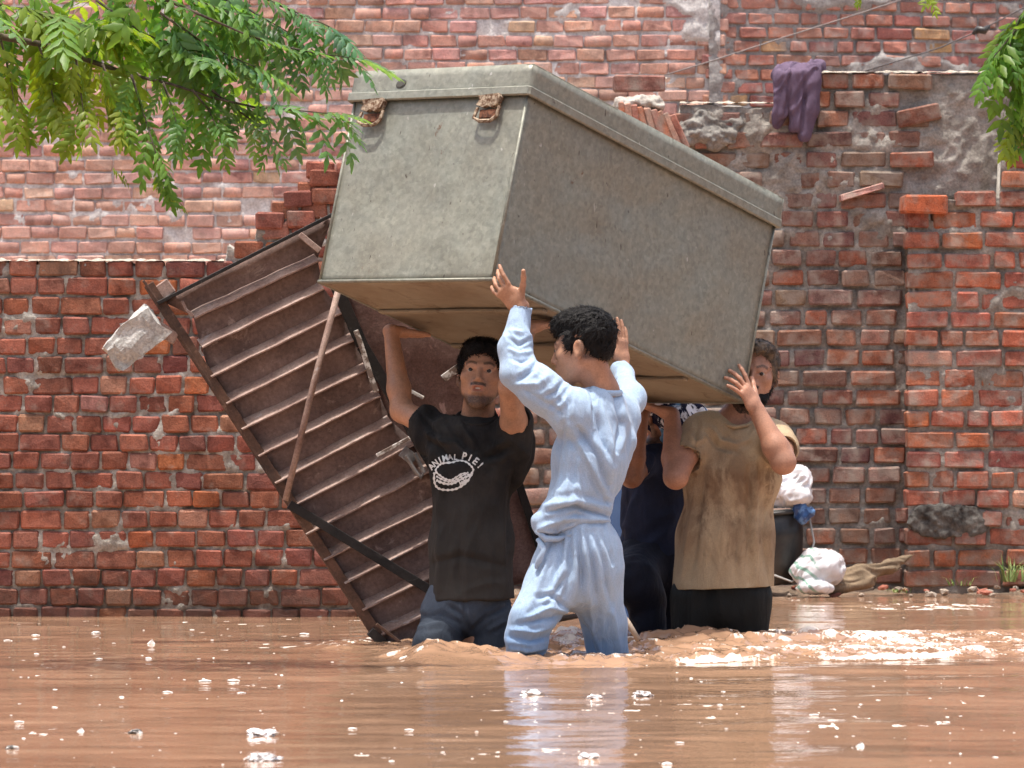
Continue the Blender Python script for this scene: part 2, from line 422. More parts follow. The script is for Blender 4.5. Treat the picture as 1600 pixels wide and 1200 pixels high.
W2.cap(ur(1228), ur(1545), ztop2, 5); W2.cap(ur(1062), ur(1226), zr_(158), 6); W2.cap(ur(962), ur(1042), zr_(119), 7)
W2.finish(300)

# pier (its own thing: a brick pillar standing proud of that wall)
W3 = Wall('brick_pier', 'orange red brick pier standing proud of the right wall at the edge of the picture', (P(1418, 900, DR - 0.19).x, DR - 0.19, 0), 0.0, B2, B2a, W2.mc, 37)
S3 = F / (DR - 0.19); up_ = lambda px: (px - 1416) / S3; z3 = lambda py: zt(py, S3)
rec3 = lambda U, Z: -0.022 + 0.022 * fbm(np.stack([U, Z, 0 * U], -1) * 12, 51, 3) + 0.006 * fbm(np.stack([U, Z, 0 * U], -1) * 40, 53, 2) + 0.03 * np.clip(
    1.2 * np.exp(-((U - up_(1500)) / 0.1) ** 2 - ((Z - z3(600)) / 0.14) ** 2) + np.exp(-((U - up_(1480)) / 0.12) ** 2 - ((Z - z3(812)) / 0.055) ** 2) + 0.6 * fbm(np.stack([U, Z, 0 * U], -1) * 4, 55, 2) - 0.25, 0, 1)
top3 = step_fn([(-9, z3(335)), (up_(1475), z3(300)), (up_(1560), z3(225)), (up_(1610), z3(110))])
nrow3 = int((z3(110) + 0.06) / rowr); z03 = z3(110) - nrow3 * rowr
W3.course(0.0, up_(1720), z03, z3(110), rowr, [0.118, 0.16, 0.17, 0.2, 0.225, 0.225], top3, pal_pier, joint=0.014, bed=0.017, proud=0.005,
          keep=lambda u, z, r: not (up_(1415) < u < up_(1545) and z3(835) < z + rowr / 2 < z3(790)), depth=0.18, jit=0.015)
W3.core(0.004, up_(1720), -0.2, lambda u: top3(u) - 0.03, 0.011, rec3, 0.18, 7)
W3.loose(up_(1442), 0.05, z3(320), 0.20, 0.085, 0.16, 0.0, 0.1, (0.38, 0.11, 0.055))
bm = bmesh.new(); bar_bm(bm, W3.at(0.03, -0.105, -0.2), W3.at(0.03, -0.105, z3(350)), 0.012, 0.17, W3.n); bm_obj('pier_side', bm, W2.mc, W3.e)
W3.finish(300)

# house wall behind, two faces meeting at a cemented corner
B4 = brick_mat('brick_back', None, 0.66, (0.58, 0.54, 0.51), dust=0.45); B4a = brick_mat('brick_back_joined', 'bcol', 0.66, (0.58, 0.54, 0.51), dust=0.45)
MB4 = mortar_mat('mortar_back', (0.50, 0.47, 0.45), (0.72, 0.70, 0.68))
SB = F / DB
W4 = Wall('house_wall', 'pale pink brick house wall behind the left half, light mortar joints', (P(-70, 600, DB).x, DB, 0), 0.0, B4, B4a, MB4, 41)
ub = lambda px: (px + 70) / SB; zb = lambda py: zt(py, SB)
rowb = 21.6 / SB
def rec4(U, Z):
    p = np.stack([U, Z, 0 * U], -1)
    return -0.013 + 0.016 * fbm(p * 12, 61, 3) + 0.008 * fbm(p * 38, 63, 2) + 0.022 * np.clip(sstep(0.70, 0.85, fbm(p * np.array([2.2, 5, 1]), 65, 3) + 0.62 * sstep(ub(1000), ub(1100), U)), 0, 1)
W4.course(0.12, ub(1118), 1.0, 3.45, rowb, [0.158, 0.162, 0.168, 0.172, 0.162, 0.115], lambda u: 3.45, pal_back, joint=0.004, bed=0.016, proud=0.003, keep=lambda u, z, r: r.random() > 0.012)
W4.core(0.0, ub(1125), -0.4, lambda u: 3.45, 0.016, rec4, 0.25, 9)
bm = bmesh.new(); bar_bm(bm, W4.at(0.045, 0.012, -0.4), W4.at(0.045, 0.012, 3.45), 0.10, 0.05, W4.n); bm_obj('cement_edge', bm, mortar_mat('cement_edge', (0.42, 0.41, 0.42), (0.55, 0.54, 0.54)), W4.e)
W4.finish(300)
B5 = brick_mat('brick_back_right', None, 0.57, (0.36, 0.34, 0.32), dust=0.25); B5a = brick_mat('brick_back_right_joined', 'bcol', 0.57, (0.36, 0.34, 0.32), dust=0.25)
W5 = Wall('house_side_wall', 'darker pink brick house wall behind the right half, running back from the corner', (P(1112, 600, DB).x, DB, 0), math.radians(14), B5, B5a, mortar_mat('mortar_back_right', (0.27, 0.25, 0.235), (0.42, 0.40, 0.38)), 47)
W5.course(0.05, 2.4, 1.6, 3.45, rowb, [0.155, 0.16, 0.165, 0.17, 0.16, 0.115, 0.225], lambda u: 3.45, pal_backr, joint=0.012, bed=0.018, proud=0.005)
W5.core(-0.02, 2.4, -0.4, lambda u: 3.45, 0.016, lambda U, Z: rec4(U + 9, Z) - 0.002 + 0.03 * np.exp(-(U / 0.09) ** 2), 0.25, 13)
W5.finish(300)

# ---------------------------------------------------------------- flood water
def wave(X, Y):
    p = np.stack([X, Y * 0.75, 0 * X], -1)
    s = F * 1.0 / Y; px = 800 + s * X; py = 600 + s * H0
    z = 0.0045 * fbm(np.stack([X * 2.1, Y * 2.9, 0 * X], -1), 81, 2) + 0.0017 * fbm(np.stack([X * 5.0, Y * 8, 0 * X], -1), 83, 2)
    # churned water round the carriers and the long wake running off to the right
    front = 1037 - 0.012 * np.clip(px - 1000, 0, 700) + 2.5 * vnoise(np.stack([X * 2.3, 0 * X, 0 * X], -1), 85)
    back = 990 - 0.008 * np.clip(px - 1100, 0, 600)
    m = sstep(560, 660, px) * sstep(back - 10, back + 9, py) * (1 - sstep(front - 5, front, py)); m = m * (1 - 0.35 * sstep(1250, 1600, px))
    turb = fbm(np.stack([X * 9, Y * 8, 0 * X], -1), 87, 3) ; turb2 = vnoise(np.stack([X * 34, Y * 11, 0 * X], -1), 89)
    chop = 1 - 2 * np.abs(vnoise(np.stack([X * 21 + 2 * turb, Y * 7, 0 * X], -1), 99)); z = z + m * (0.008 + 0.017 * turb + 0.011 * chop + 0.006 * turb2)
    # bow waves: in front of the black-shirted man's knee, and off the gate foot
    def bump(cx, cy, rx, ry, a):
        return a * np.exp(-((px - cx) / rx) ** 2 - ((py - cy) / ry) ** 2)
    z = z + bump(674, 1031, 38, 9, 0.055) * (1 + 0.2 * turb) + bump(745, 1033, 50, 8, 0.036) + bump(540, 1012, 60, 9, 0.018) * (1 + 0.8 * turb) + bump(1090, 1004, 90, 7, 0.028) * (1 + turb) + bump(884, 1006, 36, 8, 0.022) * (1 + turb) + bump(1250, 1003, 120, 7, 0.02) * (1 + turb)
    # long swells spreading out of the wake towards the camera
    z = z + 0.006 * np.exp(-((py - 1050) / 16) ** 2) * sstep(500, 700, px) * np.sin(py * 0.25 + 0.004 * px) + 0.0018 * np.sin(py * 0.11 + 0.006 * px + 2 * vnoise(np.stack([X * 1.3, Y * .8, 0 * X], -1), 95)) * sstep(1035, 1080, py)
    foam = m * np.clip(-0.36 + 0.5 * turb2 + 0.55 * chop + 0.7 * turb + 0.50 * sstep(1100, 1400, px), 0, 1)
    edge = np.exp(-((py - front + 4) / 3.2) ** 2) * sstep(950, 1080, px) * (0.55 + 0.5 * vnoise(np.stack([X * 6, 0 * X, 0 * X], -1), 97)) * 1.2
    foam = np.maximum(foam, np.clip(edge, 0, 1))
    for cx, cy, rx, ry in ((880, 1000, 38, 17), (540, 1010, 50, 7), (640, 1030, 60, 8), (1225, 995, 55, 8), (1330, 1003, 90, 6), (1450, 948, 120, 6), (690, 1012, 40, 6)):
        foam = np.maximum(foam, np.exp(-((px - cx) / rx) ** 2 - ((py - cy) / ry) ** 2) * np.clip(0.45 + 1.0 * turb + 0.6 * turb2, 0, 1))
    speck = sstep(0.70, 0.84, vnoise(np.stack([X * 24, Y * 9, 0 * X], -1), 91)) * sstep(-0.1, 0.5, fbm(np.stack([X * 1.1, Y * 1.0, 0 * X], -1), 93, 2))
    foam = np.maximum(foam, 0.75 * speck)
    return z, foam
xf = np.arange(-2.75, 2.75, 0.0125); yf = np.concatenate([np.arange(14.0, 19.0, 0.035), np.arange(19.0, 22.5, 0.0145), np.arange(22.5, 27.2, 0.035)])
xs = np.concatenate([[-120, -40, -14, -6, -3.6], xf, [3.2, 6, 14, 40, 120]]); ys = np.concatenate([[-50, -10, 4, 10, 13], yf, [28.5, 32, 60, 200]])
XX, YY = np.meshgrid(xs, ys); ZZ, FO = wave(XX, np.maximum(YY, 5.0))
far = (np.abs(XX) > 2.9) | (YY < 13.5) | (YY > 27.5); ZZ = np.where(far, 0, ZZ); FO = np.where(far, 0, FO)
nx, ny = len(xs), len(ys); ii = (np.arange(ny - 1)[:, None] * nx + np.arange(nx - 1)[None]).ravel()
me = np_mesh('flood_water', np.stack([XX, YY, ZZ], -1).reshape(-1, 3), np.stack([ii, ii + 1, ii + 1 + nx, ii + nx], 1)); vcol(me, 'foam', FO.ravel())
m = Mat('muddy_water', 0.07, 0.5); m.set('IOR', 1.33)
fo = m.n('Attribute', _attribute_name='foam').outputs['Fac']
fo = m.ramp(m.math('ADD', fo, m.math('MULTIPLY', m.math('SUBTRACT', m.noise(1.0, 3, 0.7, vec=m.pos((75, 13, 1))), 0.5), 1.5)), (0.46, 0.0), (0.68, 1.0))
silt = m.noise(1.0, 4, 0.5, vec=m.pos((1.2, 0.5, 1)))
c = m.mix(m.ramp(silt, (0.3, 0), (0.7, 1)), (0.310, 0.184, 0.114), (0.405, 0.252, 0.163))
stk_ = m.noise(1.0, 3, 0.6, vec=m.pos((1.1, 6.5, 1)))
c = m.mix(1.0, c, m.ramp(stk_, (0.3, (0.80, 0.78, 0.76)), (0.7, (1.14, 1.13, 1.12))), 'MULTIPLY')
c = m.mix(fo, c, (0.60, 0.54, 0.48)); m.set('Base Color', c)
m.set('Roughness', m.math('ADD', m.math('MULTIPLY', fo, 0.6), 0.035))
rp = m.noise(1.0, 3, 0.6, vec=m.pos((16, 9, 1))); rp2 = m.noise(1.0, 2, 0.5, vec=m.pos((55, 34, 1)))
m.set('Normal', m.bump(rp2, 0.11, 0.004, m.bump(rp, 0.11, 0.012)))
water = wrap('flood_water', me, m.m); tag(water, kind='structure')
SC.cycles.max_bounces = 6; SC.cycles.diffuse_bounces = 2; SC.cycles.glossy_bounces = 2; SC.cycles.transmission_bounces = 4; SC.cycles.transparent_max_bounces = 6
SC.cycles.use_adaptive_sampling = True; SC.cycles.adaptive_threshold = 0.03; SC.cycles.use_denoising = True

# ================================================================ THE METAL TRUNK
TR = Matrix(((0.7748, 0.6059, 0.1804), (-0.6322, 0.7433, 0.2188), (-0.0016, -0.2836, 0.9590)))
TO = Vector((-0.707, 20.770, 1.338)); TW, TL, TH = 0.8226, 1.5525, 0.8120
TM = Matrix.Translation(TO) @ TR.to_4x4()
def T(a, l, h): return TM @ Vector((a, l, h))
trunk = empty('metal_trunk', TO, 'huge grey tin storage trunk tilted overhead, carried by the four men', 'trunk')
def trunk_mat(name, base=(0.238, 0.247, 0.208), warm=(0.225, 0.218, 0.176), rustiness=0.68):
    m = Mat(name, 0.55, 0.35, 0.25); v = m.pos()
    a = m.noise(2.2, 5, 0.6, v); c = m.mix(m.ramp(a, (0.35, 0), (0.68, 1)), base, warm)
    s = m.n('TexVoronoi', Vector=v, Scale=75.0).outputs['Color']; s1 = m.n('SeparateColor', Color=s).outputs[0]
    c = m.mix(1.0, c, m.ramp(s1, (0.0, 0.88), (1.0, 1.12)), 'MULTIPLY')           # galvanised spangle
    c = m.mix(1.0, c, m.ramp(m.noise(38, 5, 0.7, v), (0.3, 0.82), (0.7, 1.16)), 'MULTIPLY')
    st = m.noise(1.0, 5, 0.65, m.pos((9, 9, 2.2)))                                    # run-down streaks
    c = m.mix(m.ramp(st, (0.5, 0), (0.75, 0.5)), c, (0.25, 0.245, 0.205))
    c = m.mix(m.ramp(m.noise(26, 3, 0.5, v), (0.72, 0), (0.76, 0.7)), c, (0.07, 0.06, 0.05))
    c = m.mix(m.ramp(m.noise(7, 6, 0.7, v, 0.8), (rustiness, 0), (rustiness + 0.05, 0.85)), c, (0.13, 0.062, 0.032))
    c = m.mix(m.ramp(m.noise(33, 2, 0.5, m.pos((1, 1, 0.6))), (0.74, 0), (0.76, 0.8)), c, (0.42, 0.41, 0.37))
    fl = m.noise(1.0, 2, 0.5, m.pos((55, 55, 17), rot=(0.1, 0.25, 0.0)))
    c = m.mix(m.ramp(fl, (0.735, 0), (0.76, 0.85)), c, (0.062, 0.05, 0.04)); c = m.mix(m.ramp(fl, (0.245, 0.75), (0.265, 0.0)), c, (0.36, 0.355, 0.31))
    m.set('Base Color', c); m.set('Roughness', m.ramp(m.noise(12, 4, 0.6, v), (0.3, 0.42), (0.7, 0.68)))
    m.set('Normal', m.bump(m.noise(3.5, 3, 0.5, v), 0.40, 0.045, m.bump(m.noise(60, 4, 0.7, v), 0.25, 0.003)))
    return m.m
TIN = trunk_mat('weathered_tin'); 
rm = Mat('rusty_latch', 0.85, 0.3, 0.2); rm.set('Base Color', rm.mix(rm.ramp(rm.noise(60, 4, 0.7), (0.4, 0), (0.6, 1)), (0.11, 0.055, 0.03), (0.42, 0.34, 0.25))); rm.set('Normal', rm.bump(rm.noise(90, 3), 0.6, 0.004)); RUSTY = rm.m
um = Mat('rusty_underside', 0.8, 0.25, 0.1)
c = um.mix(um.ramp(um.noise(3.5, 6, 0.65, um.pos((1, 1, 1))), (0.35, 0), (0.65, 1)), (0.215, 0.170, 0.122), (0.29, 0.255, 0.195))
c = um.mix(um.ramp(um.noise(9, 6, 0.7, None, 1.0), (0.55, 0), (0.7, 0.7)), c, (0.13, 0.085, 0.052)); um.set('Base Color', c); um.set('Normal', um.bump(um.noise(30, 5), 0.4, 0.006)); UNDER = um.m

def panel_grid(bm, o, eu, ev, n, nu, nv, amp, seed, edge=0.0):
    vs = [[bm.verts.new(Vector(o) + Vector(eu) * (i / nu) + Vector(ev) * (j / nv)) for i in range(nu + 1)] for j in range(nv + 1)]
    for j in range(nv + 1):
        for i in range(nu + 1):
            w = min(1, 4 * min(i / nu, 1 - i / nu)) * min(1, 4 * min(j / nv, 1 - j / nv))
            p = vs[j][i].co; vs[j][i].co = p + Vector(n) * (amp * w * mnoise.noise(p * 2.3 + Vector((seed, 0, 0))) + amp * 0.5 * w * mnoise.noise(p * 7 + Vector((0, seed, 0))))
    for j in range(nv):
        for i in range(nu): bm.faces.new((vs[j][i], vs[j][i + 1], vs[j + 1][i + 1], vs[j + 1][i]))
ex, ey, ez = (T(1, 0, 0) - TO), (T(0, 1, 0) - TO), (T(0, 0, 1) - TO)
LIDH = 0.118; BH = TH - LIDH + 0.02; ins = 0.006
def panel(name, o, eu, ev, n, mat, amp, seed, parent=trunk, nu=30, nv=22):
    bm = bmesh.new(); panel_grid(bm, o, eu, ev, n, nu, nv, amp, seed); 
    o_ = bm_obj(name, bm, mat, parent, True); md = o_.modifiers.new('thick', 'SOLIDIFY'); md.thickness = 0.004; md.offset = 0; return o_
w_, l_, h_ = ex * (TW - 2 * ins), ey * (TL - 2 * ins), ez * BH
panel('end_panel', T(ins, ins, 0), w_, h_, -ey, TIN, 0.016, 1)
panel('side_panel', T(TW - ins, ins, 0), l_, h_, ex, TIN, 0.022, 2, nu=44)
panel('side_panel', T(ins, ins, 0), l_, h_, -ex, TIN, 0.010, 3)
panel('end_panel', T(ins, TL - ins, 0), w_, h_, ey, TIN, 0.010, 4)
panel('bottom_panel', T(ins, ins, 0.004), w_, l_, -ez, UNDER, 0.012, 5, nv=40)
bm = bmesh.new()      # rolled bottom edge and corner seams
for a, b in ((T(0, 0, 0.006), T(TW, 0, 0.006)), (T(TW, 0, 0.006), T(TW, TL, 0.006)), (T(TW, TL, 0.006), T(0, TL, 0.006)), (T(0, TL, 0.006), T(0, 0, 0.006))): tube_bm(bm, [a, b], 0.0065, 8)
bm_obj('bottom_edge', bm, TIN, trunk, True)
for a, l in ((0, 0), (TW, 0), (TW, TL), (0, TL)):
    bm = bmesh.new(); da, dl = (1 if a == 0 else -1), (1 if l == 0 else -1)
    tube_bm(bm, [T(a + da * 0.004, l + dl * 0.004, 0.01), T(a + da * 0.004, l + dl * 0.004, BH)], 0.006, 8); bm_obj('corner_seam', bm, TIN, trunk, True)
for l in (0.22, 0.5, 0.78):      # battens under the floor
    bm = bmesh.new(); bar_bm(bm, T(0.02, TL * l, -0.006), T(TW - 0.02, TL * l, -0.006), 0.03, 0.012, -ez, 0.003); bm_obj('floor_batten', bm, UNDER, trunk)
# lid
b0 = 0.010
bm = bmesh.new()
zt0, zt1 = TH - LIDH, TH
for (o, eu, n, nu) in ((T(-b0, -b0, zt0), ex * (TW + 2 * b0), -ey, 26), (T(TW + b0, -b0, zt0), ey * (TL + 2 * b0), ex, 40), (T(-b0, -b0, zt0), ey * (TL + 2 * b0), -ex, 30), (T(-b0, TL + b0, zt0), ex * (TW + 2 * b0), ey, 26)):
    panel_grid(bm, o, eu, ez * (zt1 - zt0), n, nu, 4, 0.006, 7)
panel_grid(bm, T(-b0, -b0, zt1), ex * (TW + 2 * b0), ey * (TL + 2 * b0), ez, 26, 40, 0.012, 9)
bmesh.ops.remove_doubles(bm, verts=bm.verts, dist=0.002)
lid = bm_obj('lid', bm, TIN, trunk, True); PINV[lid.name] = Matrix.Identity(4)
es = lid.modifiers.new('crisp', 'EDGE_SPLIT'); es.split_angle = math.radians(35); md = lid.modifiers.new('thick', 'SOLIDIFY'); md.thickness = 0.004; md.offset = -1
bm = bmesh.new()      # proud lip round the lid
for a, b, n in ((T(-b0 - .006, -b0 - .005, zt0 + .016), T(TW + b0 + .006, -b0 - .005, zt0 + .016), -ey), (T(TW + b0 + .005, -b0 - .006, zt0 + .016), T(TW + b0 + .005, TL + b0, zt0 + .016), ex), (T(-b0 - .005, -b0, zt0 + .016), T(-b0 - .005, TL + b0, zt0 + .016), -ex)):
    bar_bm(bm, a, b, 0.034, 0.012, n, 0.004)
def child_of(o, par):
    o.parent = par; o.matrix_parent_inverse = par.matrix_world.inverted() if False else Matrix.Identity(4); return o
lip = bm_obj('lid_lip', bm, TIN); lip.parent = lid; lip.matrix_parent_inverse = Matrix.Identity(4)
# flat dark disc on the lid front: a dent's shade put into its colour
bm = bmesh.new(); bmesh.ops.create_icosphere(bm, subdivisions=2, radius=1.0)
for v in bm.verts: v.co = T(0.225, -b0 - .004, zt0 + 0.062) + ex * (v.co.x * 0.024) + ez * (v.co.z * 0.017 + v.co.x * 0.004) + ey * (v.co.y * 0.0012)
dk = Mat('dent_shade', 0.9); dk.set('Base Color', (0.085, 0.083, 0.075)); d_ = bm_obj('dent', bm, dk.m, None, True); d_.parent = lid
# two rusty hasps hanging under the lip
for a in (0.115, 0.665):
    bm = bmesh.new(); r_ = random.Random(int(a * 1000))
    def q(u, v, w=0.0): return T(a + u, -ins - 0.004 - w, zt0 - 0.002 + v)
    ring = [(-.045, 0), (-.040, -.018), (-.05, -.035), (-.02, -.044), (0, -.037), (.022, -.046), (.05, -.032), (.058, -.006), (.05, .006)]
    t0_ = [bm.verts.new(q(u, v, .016 + .010 * r_.random())) for u, v in ring]; t1_ = [bm.verts.new(q(u, v, 0.0)) for u, v in ring]
    bm.faces.new(t0_); bm.faces.new(t1_[::-1])
    for i in range(len(ring)): bm.faces.new((t0_[i], t1_[i], t1_[(i + 1) % len(ring)], t0_[(i + 1) % len(ring)]))
    tube_bm(bm, [q(-.045, -.045, .012), q(-.048, -.085, .02), q(-.02, -.098, .022), q(.03, -.098, .02), q(.052, -.078, .014), q(.056, -.04, .012)], 0.007, 6)
    hs = bm_obj('latch', bm, RUSTY, trunk)
    bm = bmesh.new(); bar_bm(bm, q(-.036, -.068, .006), q(.040, -.066, .006), 0.034, 0.010, -ey, 0.003)
    dr = Mat('dark_rust', 0.9); dr.set('Base Color', dr.mix(dr.ramp(dr.noise(70, 3), (0.4, 0), (0.6, 1)), (0.06, 0.025, 0.016), (0.19, 0.08, 0.045)))
    st = bm_obj('staple', bm, dr.m); st.parent = hs
# ================================================================ THE FALLEN GATE
gB, gT = P(590, 1004, 21.40), P(232, 450, 21.33)
gp = (gT - gB); gpl = gp.length; gp.normalize()
gu = Vector((0.69, 0.05, 0.34)).normalized()
gn = gu.cross(gp).normalized()
if gn.y > 0: gn = -gn
def G(px, py, off=0.0): return ray_plane(px, py, gB + gn * off, gn)
gate = empty('fallen_gate', gB, 'rust brown ribbed sheet metal gate fallen askew against the left wall', 'gate')
def rust(name, a, b, sc=6, rough=0.75):
    m = Mat(name, rough, 0.3, 0.15)
    c = m.mix(m.ramp(m.noise(sc, 6, 0.65), (0.36, 0), (0.66, 1)), a, b)
    c = m.mix(1.0, c, m.ramp(m.noise(sc * 12, 4, 0.7), (0.3, 0.7), (0.7, 1.25)), 'MULTIPLY')
    c = m.mix(m.ramp(m.noise(sc * 1.7, 5, 0.7, None, 1.0), (0.60, 0), (0.70, 0.5)), c, tuple(min(0.5, 2.2 * q + 0.03) for q in b))
    m.set('Base Color', c); m.set('Normal', m.bump(m.noise(sc * 7, 4), 0.3, 0.005)); return m.m
SHEET = rust('rusty_sheet', (0.135, 0.092, 0.082), (0.235, 0.165, 0.146)); RIBM = rust('sunlit_rib', (0.23, 0.15, 0.125), (0.40, 0.295, 0.25), 9)  # rib colour paler than the sheet: sun on the ledges is painted in
ANGLE = rust('rusty_angle_iron', (0.055, 0.035, 0.028), (0.14, 0.075, 0.05), 8); BLACKI = rust('black_iron', (0.010, 0.009, 0.009), (0.026, 0.022, 0.021), 8, 0.6)
LEAF2 = rust('flaking_sheet', (0.115, 0.062, 0.052), (0.19, 0.12, 0.105), 10)
edgeL = lambda t: (232 + 358 * t, 450 + 555 * t)
ribs = [(302, 494, 496, 404), (314, 540, 504, 448), (328, 586, 532, 486), (352, 628, 552, 528), (376, 668, 572, 574), (402, 710, 592, 616), (428, 752, 610, 657), (452, 790, 648, 690), (476, 832, 672, 732), (504, 872, 700, 775), (536, 908, 726, 812), (564, 950, 752, 858), (592, 990, 780, 900)]
rows = [(252, 470, 520, 338)] + ribs + [(612, 1030, 800, 944)]
for i, (a, b) in enumerate(zip(rows, rows[1:])):          # each pressed panel between two ribs, leaning outward at its foot
    o0, o1 = 0.000, -0.014
    q4 = [G(a[0], a[1], o0), G(a[2], a[3], o0), G(b[2], b[3], o1), G(b[0], b[1], o1)]
    bm = bmesh.new(); nu, nv = 14, 4; vs = []
    for j in range(nv + 1):
        for k in range(nu + 1):
            p = (q4[0] * (1 - k / nu) + q4[1] * (k / nu)) * (1 - j / nv) + (q4[3] * (1 - k / nu) + q4[2] * (k / nu)) * (j / nv)
            w = math.sin(math.pi * j / nv); vs.append(bm.verts.new(p + gn * 0.010 * w * mnoise.noise(p * 5 + Vector((i, 0, 0)))))
    for j in range(nv):
        for k in range(nu): s0 = j * (nu + 1) + k; bm.faces.new((vs[s0], vs[s0 + 1], vs[s0 + nu + 2], vs[s0 + nu + 1]))
    o_ = bm_obj('sheet_panel', bm, SHEET, gate, True); md = o_.modifiers.new('t', 'SOLIDIFY'); md.thickness = 0.003
for i, (x0, y0, x1, y1) in enumerate(ribs):
    bm = bmesh.new(); n_ = 10; off = 0.004
    A, B = G(x0, y0, off), G(x1, y1, off)
    prof = [(-0.020, -0.014), (0.036, -0.012), (0.037, -0.007), (-0.020, 0.028)]      # along the normal, along the rise of the gate: a sloping ledge
    prev = None
    for k in range(n_ + 1):
        c_ = A.lerp(B, k / n_) + gp * 0.004 * mnoise.noise(Vector((k * 0.5, i, 0))) + gn * 0.005 * mnoise.noise(Vector((k * 0.4, i, 5)))
        rg = [bm.verts.new(c_ + gn * u + gp * v) for u, v in prof]
        if prev:
            for a in range(4): bm.faces.new((prev[a], prev[(a + 1) % 4], rg[(a + 1) % 4], rg[a]))
        else: bm.faces.new(rg[::-1])
        prev = rg
    bm.faces.new(prev); bm_obj('rib', bm, RIBM, gate)
def gbar(name, pts, w, h, mat, off, parent=gate):
    bm = bmesh.new()
    for a, b in zip(pts, pts[1:]): bar_bm(bm, G(*a, off), G(*b, off), w, h, gn, 0.002)
    return bm_obj(name, bm, mat, parent)
bm = bmesh.new(); bar_bm(bm, G(224, 438, 0.0), G(606, 1030, 0.0), 0.010, 0.07, gn, 0.002); bar_bm(bm, G(232, 444, 0.030), G(615, 1030, 0.030), 0.040, 0.008, gn, 0.002); bm_obj('gate_post', bm, ANGLE, gate)
gbar('top_bar', [(246, 474), (522, 334)], 0.014, 0.045, BLACKI, 0.03)
gbar('frame_bar', [(522, 440), (566, 540), (668, 712), (720, 800)], 0.045, 0.03, BLACKI, 0.03)
gbar('cross_bar', [(452, 788), (672, 922)], 0.035, 0.03, BLACKI, 0.065)
gbar('foot_bar', [(578, 986), (640, 1040)], 0.035, 0.05, BLACKI, 0.05); gbar('foot_bar', [(588, 975), (660, 1030)], 0.012, 0.02, ANGLE, 0.08)
bm = bmesh.new(); tube_bm(bm, [G(529, 452, 0.10), G(490, 600, 0.10), G(446, 782, 0.09)], 0.012, 8); bm_obj('brace_rod', bm, RIBM, gate, True)
gbar('corner_brace', [(468, 366), (500, 392)], 0.022, 0.012, RIBM, 0.05); gbar('edge_strip', [(284, 470), (291, 484), (302, 494)], 0.012, 0.02, RIBM, 0.03)
wp = Mat('flaked_white_paint', 0.7); wp.set('Base Color', wp.mix(wp.ramp(wp.noise(35, 4), (0.45, 0), (0.55, 1)), (0.55, 0.53, 0.5), (0.16, 0.12, 0.1)))
gbar('painted_strip', [(556, 516), (566, 545), (580, 590), (588, 612)], 0.020, 0.01, wp.m, 0.052); gbar('painted_strip', [(588, 712), (640, 684)], 0.014, 0.016, wp.m, 0.05)
# bolt bracket
bz = Mat('zinc', 0.5, 0.4, 0.5); bz.set('Base Color', bz.mix(bz.ramp(bz.noise(30, 4), (0.4, 0), (0.6, 1)), (0.12, 0.115, 0.115), (0.24, 0.225, 0.22)))
bm = bmesh.new(); bar_bm(bm, G(628, 704, 0.05), G(648, 720, 0.05), 0.045, 0.008, gn, 0.002); tube_bm(bm, [G(634, 712, 0.07), G(650, 738, 0.07), G(658, 746, 0.07), G(662, 738, 0.07), G(648, 708, 0.07)], 0.008, 6); bm_obj('bolt_bracket', bm, bz.m, gate)
# second leaf: flat flaking sheet hanging behind, to the right
q4 = [G(500, 338, -0.03), G(742, 560, -0.05), G(862, 900, -0.06), G(700, 940, -0.04)]
bm = bmesh.new(); vs = []; n_ = 20
for j in range(n_ + 1):
    for k in range(n_ + 1):
        p = (q4[0] * (1 - k / n_) + q4[1] * (k / n_)) * (1 - j / n_) + (q4[3] * (1 - k / n_) + q4[2] * (k / n_)) * (j / n_)
        vs.append(bm.verts.new(p + gn * 0.02 * mnoise.noise(p * 4)))
for j in range(n_):
    for k in range(n_): s0 = j * (n_ + 1) + k; bm.faces.new((vs[s0], vs[s0 + 1], vs[s0 + n_ + 2], vs[s0 + n_ + 1]))
o_ = bm_obj('flat_leaf', bm, LEAF2, gate, True); md = o_.modifiers.new('t', 'SOLIDIFY'); md.thickness = 0.004
gbar('leaf_edge', [(735, 556), (806, 742), (846, 862), (862, 905)], 0.03, 0.03, BLACKI, -0.03)
gbar('painted_strip', [(692, 592), (720, 572)], 0.03, 0.012, wp.m, 0.0); gbar('painted_strip', [(628, 604), (662, 622)], 0.014, 0.012, wp.m, -0.02)
# concrete lump still gripping the hinge
bm = bmesh.new(); bmesh.ops.create_cube(bm, size=1.0); bmesh.ops.subdivide_edges(bm, edges=bm.edges, cuts=7, use_grid_fill=True)
c0, c1 = G(172, 560, 0.02), G(246, 500, 0.02); ax = (c1 - c0); lu = ax.normalized(); lw = gn.cross(lu).normalized()
for v in bm.verts:
    q = v.co.copy(); k = 1 - 0.16 * max(0, -q.x) - (0.10 if q.z > 0.3 and q.x < 0 else 0)
    p = c0.lerp(c1, q.x + 0.5) + lw * (q.z * 0.135 * k) + gn * (q.y * 0.13 * k)
    nn = Vector((mnoise.noise(p * 14), mnoise.noise(p * 14 + Vector((7, 0, 0))), mnoise.noise(p * 14 + Vector((0, 9, 0)))))
    v.co = p + nn * 0.020 + Vector((mnoise.noise(p * 45), 0, mnoise.noise(p * 45 + Vector((3, 3, 3))))) * 0.007
bm_obj('concrete_lump', bm, mortar_mat('concrete', (0.33, 0.32, 0.30), (0.50, 0.485, 0.46)), gate, False)
bm = bmesh.new(); bar_bm(bm, G(236, 505, 0.02), G(276, 530, 0.02), 0.05, 0.03, gn, 0.004); bm_obj('hinge', bm, RIBM, gate)
